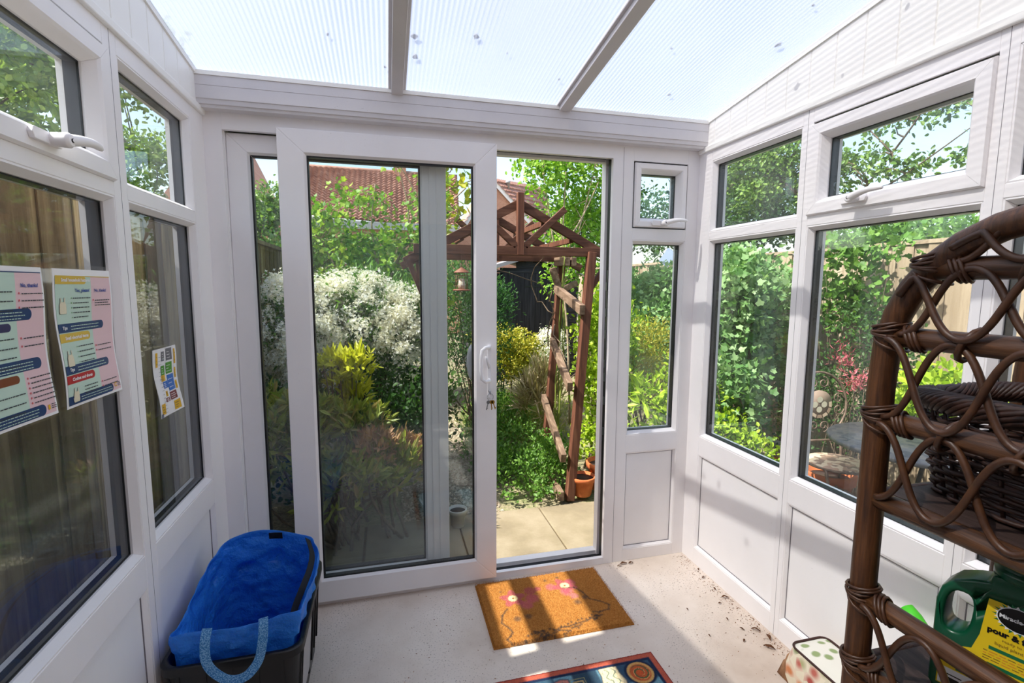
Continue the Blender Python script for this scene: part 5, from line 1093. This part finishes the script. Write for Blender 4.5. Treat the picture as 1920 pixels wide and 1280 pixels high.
def plant(name, label, cat, blobs, n, kind, size, mat, per=9, spread=.05, seed=1, updown=.4, base=None, stems=5, bark=None, stem_r=.012, group=None, flowers=None, flat=.5, ext=0, shell=.72, stem_part='stem'):
    rng = np.random.default_rng(seed); B = blobs; bx_ = base or (sum(b[0] for b in B)/len(B), sum(b[1] for b in B)/len(B))
    t = thing(name, (bx_[0], bx_[1], GZ-.03), label, cat, group)
    P, d, cen = pts_in(B, n, per, spread, rng, shell); k = ok(P, ext); P, d = P[k], d[k]; m_ = len(P)
    D = norm(d*.7+rng.normal(size=(m_, 3))*.75+np.array([0, 0, updown])); N_ = norm(np.array([0, 0, 1.])*flat+d*.5+rng.normal(size=(m_, 3))*.45)
    leafmesh('foliage', P, D, N_, size*rng.uniform(.65, 1.2, m_), kind, mat, t)
    if stems:
        m = MB(); cc = cen[ok(cen, .05+ext)]; idx = rng.choice(len(cc), min(stems, len(cc)), replace=False)
        for q in idx:
            b0_ = np.array([bx_[0]+rng.normal()*.05, bx_[1]+rng.normal()*.05, GZ-.05]); wood_stem(m, b0_, cc[q], stem_r, stem_r*.3, .06, rng)
        m.build(stem_part, bark or BARK, t)
    if flowers:
        fb, fn, fk, fs, fm, fnm, fper, fspr = flowers; P, d, c = pts_in(fb, fn, fper, fspr, rng, .92); k = ok(P, ext); P, d = P[k], d[k]
        N_ = norm(d+rng.normal(size=P.shape)*.5+np.array([0, 0, .3])); leafmesh(fnm, P, norm(rng.normal(size=P.shape)), N_, fs*rng.uniform(.7, 1.2, len(P)), fk, fm, t)
    return t
def tree(name, label, base, forks, blobs, n, kind, size, mat, bark=None, seed=1, r0=.05, per=10, spread=.08, cat='tree', flat=.4, shell=.6, nb=26, group=None):
    """forks: list of polylines (trunk, limbs) with radii; crown blobs carry the leaves"""
    rng = np.random.default_rng(seed); t = thing(name, base, label, cat, group)
    m = MB(); ends = []
    for pl, ra, rb in forks:
        sp_ = smooth(pl, 4); m.tube(sp_, [ra+(rb-ra)*k/(len(sp_)-1) for k in range(len(sp_))], 8); ends += [np.array(p) for p in sp_[len(sp_)//3:]]
    P, d, cen = pts_in(blobs, n, per, spread, rng, shell)
    E_ = np.array(ends)
    for c in cen[rng.choice(len(cen), min(nb, len(cen)), replace=False)]:
        e_ = E_[np.argmin(np.linalg.norm(E_-c, axis=1))]; wood_stem(m, e_, c, .010 if r0 > .03 else .005, .003, .04, rng, 4)
    m.build('trunk', bark or BARK, t)
    k = ok(P); P, d = P[k], d[k]; D = norm(d*.6+rng.normal(size=P.shape)*.8+np.array([0, 0, -.15])); N_ = norm(np.array([0, 0, 1.])*flat+d*.4+rng.normal(size=P.shape)*.5)
    leafmesh('foliage', P, D, N_, size*rng.uniform(.6, 1.2, len(P)), kind, mat, t); return t
LG = lambda nm, *c, **k: leafmat(nm, list(c), **k)
G_dark = LG('leaf_dark', '#2c4a22', '#3c5e2a', '#4d7234'); G_mid = LG('leaf_mid', '#4a7030', '#628c3a', '#7ba148'); G_bright = LG('leaf_bright', '#55822c', '#78a236', '#96bc48')
G_ivy = LG('leaf_ivy', '#4f7a3e', '#7aa262', '#a3c08a', '#6a9450'); G_yel = LG('leaf_golden', '#969a30', '#b8ac38', '#7f8e30', '#cdbf58'); G_yg = LG('leaf_yellow_green', '#8fb02e', '#b0c83a', '#7a9c30')
G_pier = LG('leaf_pieris', '#8a9a3c', '#a8a84e', '#6f8438', '#b59a62'); G_piery = LG('leaf_pieris_yellow', '#d2cc30', '#c0c232', '#e0d84a'); G_red = LG('leaf_acer_red', '#b25a64', '#cc7480', '#8f4450')
G_cherry = LG('leaf_cherry', '#4a6a3a', '#64883e', '#88a452', '#3e5a34'); G_white = LG('white_blossom', '#fbf8ea', '#f2eddc', '#ffffff', rough=.7, trans=.3); G_grass = LG('grass_blade', '#8fa04a', '#b5b46a', '#6f9440')
G_straw = LG('dry_stalk', '#b8a88a', '#cfc2a4', '#8f7c5c'); G_blue = LG('leaf_conifer', '#2e5030', '#3f6a38', '#568246'); G_pink = LG('pieris_tip', '#b08a62', '#c49a78', '#a8785a')
# -- left bed, seen through the slider
plant('blossom_shrub', 'large shrub covered in creamy white blossom behind the slider glass', 'shrub', [(.05, 1.95, 1.05, .38, .40, .42), (.45, 2.0, 1.12, .40, .38, .40), (.80, 2.0, 1.0, .28, .35, .42), (.35, 2.05, .62, .55, .35, .35)], 13000, 'lance', .060, G_mid, seed=3, stems=12, flowers=([(.02, 1.86, 1.10, .38, .38, .40), (.45, 1.88, 1.15, .40, .36, .36), (.82, 1.88, 1.02, .27, .33, .38), (.10, 1.75, .80, .3, .2, .25)], 38000, 'star', .032, G_white, 'blossom', 60, .030))
plant('pieris', 'tall pieris with bright yellow new leaves in front of the white blossom', 'shrub', [(.30, 1.22, .90, .11, .10, .07), (.47, 1.22, .90, .10, .10, .07), (.40, 1.2, .78, .12, .10, .08), (.45, 1.2, .66, .08, .08, .06)], 620, 'lance', .085, G_piery, per=10, spread=.018, seed=5, stems=8, updown=.8)
plant('pieris', 'broad olive pieris in the shade low behind the slider glass', 'shrub', [(.45, .72, .25, .26, .22, .22), (.25, .9, .62, .14, .14, .12), (.15, .70, .50, .20, .18, .30), (-.02, .75, .60, .18, .2, .3), (.68, .80, .30, .16, .16, .18), (.45, .95, .52, .22, .18, .16)], 3600, 'lance', .085, G_pier, per=11, spread=.016, seed=6, stems=14, updown=.7, base=(.4, .78))
plant('pieris', 'small pieris with pinkish tips at the middle of the shaded bed', 'shrub', [(.78, .95, .32, .14, .12, .14), (.60, .78, .42, .12, .12, .12)], 700, 'lance', .075, G_pink, per=10, spread=.014, seed=16, stems=6, updown=.8)
plant('mixed_shrub', 'dense mixed dark green shrub low against the brown fence', 'shrub', [(-.05, 1.25, .35, .22, .5, .42), (.3, 1.5, .25, .5, .35, .35), (.75, 1.45, .25, .3, .3, .35), (.95, 1.55, .4, .2, .3, .4)], 5200, 'oval', .045, G_dark, seed=8, stems=8, base=(.3, 1.4))
tree('rowan_tree', 'young lobed-leaved tree with bare pale forks rising above the white blossom', (.62, 2.5, GZ-.03),
     [([(.62, 2.5, GZ-.1), (.60, 2.48, .6), (.62, 2.48, 1.2), (.60, 2.5, 1.7)], .022, .014), ([(.61, 2.48, 1.1), (.66, 2.5, 1.35), (.82, 2.52, 1.75), (.96, 2.5, 1.88), (1.18, 2.48, 2.12), (1.42, 2.45, 2.35)], .015, .006), ([(.6, 2.5, 1.2), (.3, 2.5, 1.5), (.12, 2.5, 1.85)], .010, .003), ([(.6, 2.5, 1.6), (.56, 2.5, 2.0), (.60, 2.5, 2.35)], .010, .003), ([(.9, 2.52, 1.8), (.88, 2.5, 2.2), (.80, 2.5, 2.5)], .008, .003), ([(1.05, 2.5, 1.98), (.95, 2.5, 2.3), (.76, 2.5, 2.62)], .007, .003)],
     [(.18, 2.5, 1.85, .26, .25, .30), (.45, 2.5, 1.65, .32, .25, .30), (.85, 2.5, 1.75, .3, .25, .28), (1.12, 2.45, 2.15, .22, .2, .16), (.60, 2.5, 2.15, .22, .2, .14), (.32, 2.5, 2.22, .12, .12, .08), (.78, 2.5, 2.56, .08, .1, .10), (.95, 2.5, 1.4, .3, .2, .25), (.28, 2.5, 1.4, .35, .2, .2)], 2500, 'lobed', .054, LG('leaf_rowan', '#4f7c2c', '#74a03a', '#9cc048', '#b6c850'), BARKP, 9, .02, 8, .06, nb=50)
plant('hedge', 'tall mixed green hedge across the garden below the tiled roof', 'hedge', [(-.4, 4.6, 1.05, .7, .5, 1.12), (.5, 4.7, 1.02, .8, .5, 1.05), (1.4, 4.8, .9, .6, .5, .95), (.1, 4.4, .3, 1.2, .5, .6), (.0, 5.1, 1.0, 1.3, .3, 1.2)], 20000, 'oval', .055, G_mid, seed=12, spread=.07, stems=9)
tree('broadleaf_tree', 'dark round-headed tree beyond the brown fence at the left edge of the slider', (-1.5, 7.2, GZ-.03), [([(-1.5, 7.2, GZ-.1), (-1.5, 7.2, 1.5), (-1.4, 7.2, 2.6)], .07, .03)], [(-1.6, 7.2, 2.0, .8, .7, .75), (-1.2, 7.0, 2.6, .6, .6, .45), (-2.0, 7.4, 2.7, .5, .5, .5), (-.9, 6.8, 1.6, .6, .6, .6)], 8000, 'oval', .075, G_cherry, seed=13)
tree('apple_tree', 'slender apple tree with large yellowing leaves beside the slider mullion', (1.02, 1.75, GZ-.03), [([(1.02, 1.75, GZ-.1), (1.0, 1.72, .8), (1.0, 1.7, 1.5), (1.08, 1.7, 2.1), (1.18, 1.72, 2.45)], .016, .006), ([(1.03, 1.7, 1.75), (1.15, 1.7, 1.92), (1.28, 1.7, 2.0)], .007, .003), ([(1.1, 1.7, 2.15), (1.25, 1.7, 2.22), (1.42, 1.72, 2.3)], .007, .003)],
     [(1.22, 1.7, 2.12, .16, .16, .20), (1.12, 1.7, 2.38, .16, .12, .10), (1.12, 1.7, 1.9, .10, .12, .14)], 240, 'oval', .070, LG('leaf_apple', '#7c9a3e', '#a3b84a', '#c8c040', '#5f8440'), BARKP, 14, .02, 4, .05, nb=18)
# -- middle, through the open door
plant('evergreen_shrub', 'glossy small-leaved evergreen shrub between the slider edge and the shed', 'shrub', [(1.62, 3.0, .95, .36, .35, .62), (1.50, 2.9, .45, .35, .3, .5), (1.78, 3.1, 1.15, .26, .3, .35), (1.42, 3.0, 1.35, .22, .3, .4)], 8500, 'lance', .045, G_blue, seed=21, stems=8, per=12)
plant('euonymus', 'rounded golden variegated bush in front of the black shed', 'shrub', [(2.15, 3.75, .50, .42, .36, .42), (2.45, 3.9, .38, .35, .3, .34), (1.95, 3.8, .62, .25, .3, .30)], 8500, 'oval', .036, G_yel, seed=22, stems=6, per=14, spread=.035)
plant('daisy_bush', 'small white flowering bush right of the golden bush', 'shrub', [(2.72, 3.75, .62, .16, .16, .24), (2.62, 3.5, .35, .18, .16, .25)], 1000, 'lance', .03, G_ivy, seed=23, stems=3, flowers=([(2.72, 3.7, .66, .18, .16, .24)], 1500, 'petal', .022, G_white, 'blossom', 12, .03))
plant('dry_grass', 'pale wiry dry stalks beside the arch', 'grass', [(2.25, 2.75, .22, .20, .22, .30)], 900, 'needle', .22, G_straw, seed=24, stems=0, updown=1.2, per=20, spread=.03)
plant('ground_cover', 'low leafy ground cover edging the path beyond the slabs', 'ground plants', [(1.72, 1.55, -.08, .30, .50, .14), (1.95, 1.5, -.02, .16, .3, .22), (1.78, 2.6, -.05, .35, .6, .16), (1.55, 2.1, -.1, .22, .6, .09), (1.9, 3.2, -.02, .4, .35, .2)], 10500, 'oval', .034, G_mid, seed=25, stems=0, per=10, spread=.035)['kind'] = 'stuff'
plant('meadow_grass', 'sunlit pale grassy patch in the middle of the garden', 'grass', [(2.0, 3.0, -.12, .55, .7, .12), (2.3, 3.6, -.1, .6, .5, .14)], 6500, 'needle', .09, G_grass, seed=26, stems=0, updown=1.4, per=12, spread=.05)['kind'] = 'stuff'
# gravel path
q = NB('gravel_stone'); gg = q.add('NewGeometry'); q.base(q.ramp(gg.outputs['Random Per Island'], [(0, lin('#8a7a66')), (.5, lin('#b5a68e')), (1, lin('#d2c6b0'))]), .9)
rng = np.random.default_rng(31); N = 9000; gx = rng.uniform(.75, 1.46, N); gy = rng.uniform(1.04, 4.3, N); sz = rng.uniform(.006, .018, N); an = rng.uniform(0, 6.28, N); VV = []
for k in range(4): VV.append(np.stack([gx+np.cos(an+k*PI/2)*sz, gy+np.sin(an+k*PI/2)*sz*.7, np.full(N, -.182)+0*sz], 1))
VV.append(np.stack([gx, gy, -.182+sz*.8], 1)); VV = np.stack(VV, 1).reshape(-1, 3); b0 = (np.arange(N)*5)[:, None, None]
FF = np.array([(0, 1, 4), (1, 2, 4), (2, 3, 4), (3, 0, 4)])[None]+b0; tag(npmesh('gravel', VV, FF.reshape(-1, 3), 3, q.m), 'brown gravel of the garden path', 'gravel', kind='stuff')
tree('fruit_tree', 'bright leafy tree with bare wiry stems rising behind the right arch post', (2.75, 3.1, GZ-.03), [([(2.75, 3.1, GZ-.1), (2.70, 3.1, .9), (2.62, 3.1, 1.7), (2.66, 3.1, 3.0)], .016, .007), ([(2.72, 3.1, 1.2), (2.50, 3.1, 2.0), (2.36, 3.1, 2.85)], .011, .005), ([(2.66, 3.1, 1.5), (2.85, 3.1, 2.2), (3.05, 3.1, 3.0)], .011, .005), ([(2.45, 3.1, 1.7), (2.75, 3.0, 2.1), (3.0, 3.0, 2.6)], .012, .006)],
     [(2.95, 3.5, 2.1, .45, .45, .5), (2.95, 3.4, 2.75, .5, .5, .4), (2.45, 3.2, 2.75, .4, .35, .25), (2.35, 3.0, 2.5, .18, .2, .12), (2.85, 3.3, 1.6, .35, .35, .35)], 4400, 'oval', .062, G_bright, BARKP, 41, .02, 8, .07, nb=60)
tree('broadleaf_tree', 'darker full tree standing behind the shed roof on the right', (5.2, 8.6, GZ-.03), [([(5.2, 8.6, GZ-.1), (5.2, 8.6, 1.5), (5.1, 8.6, 2.8)], .08, .03)], [(5.0, 8.6, 2.4, 1.2, 1., 1.2), (5.9, 8.4, 2.8, 1., 1., 1.1), (4.6, 8.8, 1.6, .9, .8, .9)], 9000, 'oval', .09, G_dark, seed=42, spread=.1)
plant('climber', 'yellow-green leafy climber filling the space behind the right arch post', 'climber', [(2.50, 1.65, .35, .20, .30, .50), (2.55, 1.75, 1.0, .22, .3, .45), (2.70, 2.1, .7, .25, .3, .6), (2.40, 1.5, .1, .16, .2, .25)], 6200, 'oval', .045, G_yg, seed=43, stems=12, per=9, base=(2.45, 1.7))
m = MB(); rg = np.random.default_rng(5); t = thing('climbing_rose', (2.06, 2.0, GZ-.03), 'thin green and brown rose stems twining up the far arch post', 'climber')
for k in range(4): wood_stem(m, (2.13+rg.normal()*.02, 1.90, GZ-.05), (2.22+rg.normal()*.03, 1.90+rg.normal()*.04, 1.75+rg.uniform(0, .3)), .006, .004, .045, rg, 12)
m.build('stem', STEMG, t); m = MB()
for p0, p1 in (((2.10, 1.9, 1.2), (1.95, 1.5, 1.85)), ((2.08, 1.95, .9), (1.35, 1.6, 1.62)), ((2.1, 2.0, 1.3), (2.35, 1.8, 2.0)), ((2.12, 1.9, 1.1), (2.2, 1.3, .7))): wood_stem(m, p0, p1, .006, .003, .10, rg, 10)
m.build('old_stem', BARK, t)
# -- right border: narrow window and right wall panes
plant('ivy_hedge', 'pale green ivy-leaved hedge climbing the right fence beyond the windows', 'hedge', [(4.15, 1.62, 1.15, .30, .35, .48), (4.1, 2.1, 1.25, .38, .6, .48), (4.1, 3.1, 1.2, .4, .7, .5), (4.0, 4.2, 1.1, .45, .7, .5), (3.85, 1.9, .6, .45, .7, .6), (3.8, 3.2, .6, .5, .8, .6)], 15500, 'lobed', .062, G_ivy, seed=51, stems=14, per=8, spread=.06, base=(4.1, 2.4))
plant('bramble', 'arching lobed-leaf bramble climbing beside the first tall right pane', 'shrub', [(3.35, 1.15, 1.35, .26, .22, .30), (3.35, 1.2, .9, .32, .28, .45), (3.5, 1.35, 1.6, .22, .22, .14), (3.2, .95, .5, .26, .26, .33)], 4200, 'lobed', .058, G_ivy, seed=52, stems=12, per=7, spread=.06, base=(3.5, 1.1))
plant('spiraea', 'yellow-leaved shrub in the middle of the right border', 'shrub', [(3.25, 2.25, .75, .35, .32, .34), (3.0, 2.1, .45, .35, .35, .4)], 6800, 'lance', .035, G_yel, seed=53, stems=9, per=11)
plant('privet', 'bright yellow-green shrub low outside the corner of the right wall', 'shrub', [(2.85, .95, .50, .24, .22, .38), (2.75, .85, .15, .22, .22, .28), (2.95, .75, .25, .18, .2, .3), (3.1, .55, .15, .2, .15, .25)], 3400, 'oval', .040, G_yg, seed=54, stems=10, per=8)
plant('bamboo', 'lance-leaved bright plant just outside the narrow window', 'shrub', [(2.60, 1.10, .50, .13, .12, .22), (2.72, 1.0, .35, .10, .10, .25)], 260, 'lance', .11, G_yg, seed=55, stems=7, stem_r=.005, bark=STEMG, per=4, spread=.03, updown=.2)
plant('fern_shrub', 'small mid green shrub under the first right pane', 'shrub', [(3.0, .45, .02, .25, .14, .20), (2.75, .55, .05, .2, .14, .22)], 1700, 'lance', .05, G_mid, seed=56, stems=6, per=9)
plant('vine', 'leafy vine with large lobed leaves hanging over the pale fence', 'climber', [(4.25, .95, 1.62, .22, .22, .24), (4.3, 1.1, 1.2, .2, .25, .35), (4.32, .62, 1.72, .12, .14, .10), (4.3, .80, 1.35, .14, .12, .16)], 900, 'lobed', .062, G_mid, seed=57, stems=8, stem_r=.006, per=5, spread=.06, base=(4.35, .95))
plant('cotoneaster', 'dark twiggy small-leaved shrub against the fence behind the chair', 'shrub', [(4.1, .62, 1.05, .22, .28, .28), (4.15, .45, .7, .25, .35, .40), (4.1, .9, .5, .3, .3, .4), (3.9, .75, .35, .3, .3, .4)], 4600, 'oval', .030, G_dark, seed=58, stems=24, stem_r=.006, per=8, base=(4.1, .6))
plant('acer', 'small red-leaved acer behind the scrollwork chair', 'shrub', [(3.90, .62, .90, .05, .05, .03), (3.90, .50, .80, .09, .07, .05), (3.9, .66, 1.0, .04, .05, .03), (3.86, .42, .76, .06, .06, .04)], 300, 'lance', .040, G_red, seed=59, stems=9, stem_r=.005, per=9, spread=.03, base=(3.85, .55))
plant('hydrangea', 'bright green and yellow leafy shrub seen between the rattan rungs', 'shrub', [(3.95, -.05, .75, .25, .25, .22), (4.0, -.35, .55, .25, .3, .28), (4.05, .15, .55, .2, .2, .3)], 1400, 'oval', .062, G_yg, seed=60, stems=10, per=5, spread=.05, base=(4.0, -.1))
plant('azalea', 'small dark red-leaved shrub by the pale fence near the shelf', 'shrub', [(4.05, -.62, .62, .16, .16, .14)], 420, 'oval', .04, G_red, seed=61, stems=8, per=7)
tree('cherry_tree', 'cherry tree with drooping leafy branches above the right fence', (5.6, 2.4, GZ-.03), [([(5.6, 2.4, GZ-.1), (5.55, 2.4, 1.2), (5.5, 2.35, 2.1)], .06, .04), ([(5.5, 2.35, 2.0), (5.5, 1.9, 2.5), (5.4, 1.4, 2.95), (5.4, 1.2, 3.3)], .016, .004), ([(5.5, 2.3, 2.1), (5.4, 2.9, 2.7), (5.3, 3.6, 3.2)], .03, .008), ([(5.45, 2.0, 2.3), (5.45, 1.5, 2.5), (5.5, .9, 2.85)], .012, .004)],
     [(5.4, 3.0, 2.75, .45, .6, .55), (5.3, 3.8, 2.8, .45, .6, .6), (5.4, 2.25, 2.6, .28, .28, .28), (5.45, 1.85, 2.68, .15, .16, .15), (5.45, 1.55, 3.05, .12, .12, .22), (5.45, 1.35, 3.25, .10, .10, .16), (5.5, 1.55, 2.55, .25, .25, .10), (5.45, 1.2, 2.95, .10, .12, .18), (5.5, 2.0, 3.1, .12, .14, .22), (5.5, 1.0, 2.55, .12, .16, .08), (5.5, .95, 2.98, .08, .14, .12)], 9000, 'oval', .055, G_cherry, seed=71, per=9, spread=.05, nb=70)
tree('conifer', 'dark full evergreen behind the cherry tree over the right fence', (6.8, 5.4, GZ-.03), [([(6.8, 5.4, GZ-.1), (6.8, 5.4, 3.)], .09, .03)], [(6.8, 5.4, 2.6, .9, 1.1, 1.0), (6.6, 4.4, 2.4, .7, .7, .8), (6.6, 6.6, 2.5, 1., 1., 1.)], 9000, 'oval', .085, G_dark, seed=72, spread=.09)
tree('hedgerow', 'sunlit mixed green tree line far beyond the right fence', (10.5, 4.5, GZ-.03), [([(10.5, 4.5, GZ-.1), (10.5, 4.5, 1.8)], .1, .05)], [(10.5, 5.5, 2.1, 1.2, 1.2, 1.0), (10.5, 3.8, 1.9, 1.2, 1.2, .8), (10.8, 2.2, 1.7, 1., 1., .8), (11, .8, 1.5, 1, 1., .7)], 9000, 'oval', .13, G_mid, seed=73, spread=.12, cat='trees')
tree('cherry_tree', 'large spreading tree beyond the left fence filling the upper left panes', (-2.9, 4.6, GZ-.03), [([(-2.9, 4.6, GZ-.1), (-2.85, 4.6, 1.5), (-2.7, 4.5, 2.6)], .10, .07), ([(-2.7, 4.5, 2.5), (-2.3, 4.2, 3.1), (-1.9, 3.6, 3.5)], .05, .012), ([(-2.7, 4.5, 2.5), (-2.5, 5.2, 3.0), (-2.1, 5.8, 3.1)], .045, .012), ([(-2.75, 4.5, 2.4), (-2.7, 3.4, 3.0), (-2.4, 2.8, 3.3)], .045, .01)],
     [(-2.2, 3.0, 3.25, .6, .7, .5), (-2.3, 4.1, 3.6, .7, .7, .55), (-2.1, 4.7, 4.1, .5, .5, .4), (-2.3, 5.4, 3.0, .6, .6, .42), (-3.0, 3.6, 3.0, .7, .8, .7), (-3.0, 5.6, 2.5, .8, .9, .5), (-2.2, 2.4, 3.0, .4, .4, .5), (-3.4, 5.6, 3.9, .6, .6, .4), (-2.5, 3.4, 2.45, .5, .6, .3)], 17000, 'oval', .075, LG('leaf_spring', '#5a7a3a', '#86a24a', '#a8bc62', '#6f9440'), seed=74, per=10, spread=.07, nb=90)
plant('fence_creeper', 'sparse bushy growth behind the top of the brown fence', 'shrub', [(-1.0, 1.2, 1.6, .35, .8, .35), (-1.0, 2.8, 1.5, .4, .8, .35)], 2600, 'oval', .06, G_cherry, seed=75, stems=10)
# small pale rosette and weed at the slab edge
plant('rosette_plant', 'small silvery pale rosette plant at the edge of the slabs', 'plant', [(.88, 1.03, -.07, .04, .04, .03)], 40, 'lance', .075, LG('leaf_silver', '#c8c8cc', '#e0dfe4', '#a8a8b0'), seed=81, stems=0, per=8, spread=.008, updown=.1)
plant('weed', 'little bright green weed at the edge of the slabs', 'plant', [(.98, 1.10, .10, .05, .04, .08)], 50, 'lance', .055, G_bright, seed=82, stems=4, stem_r=.003, per=6, spread=.012)
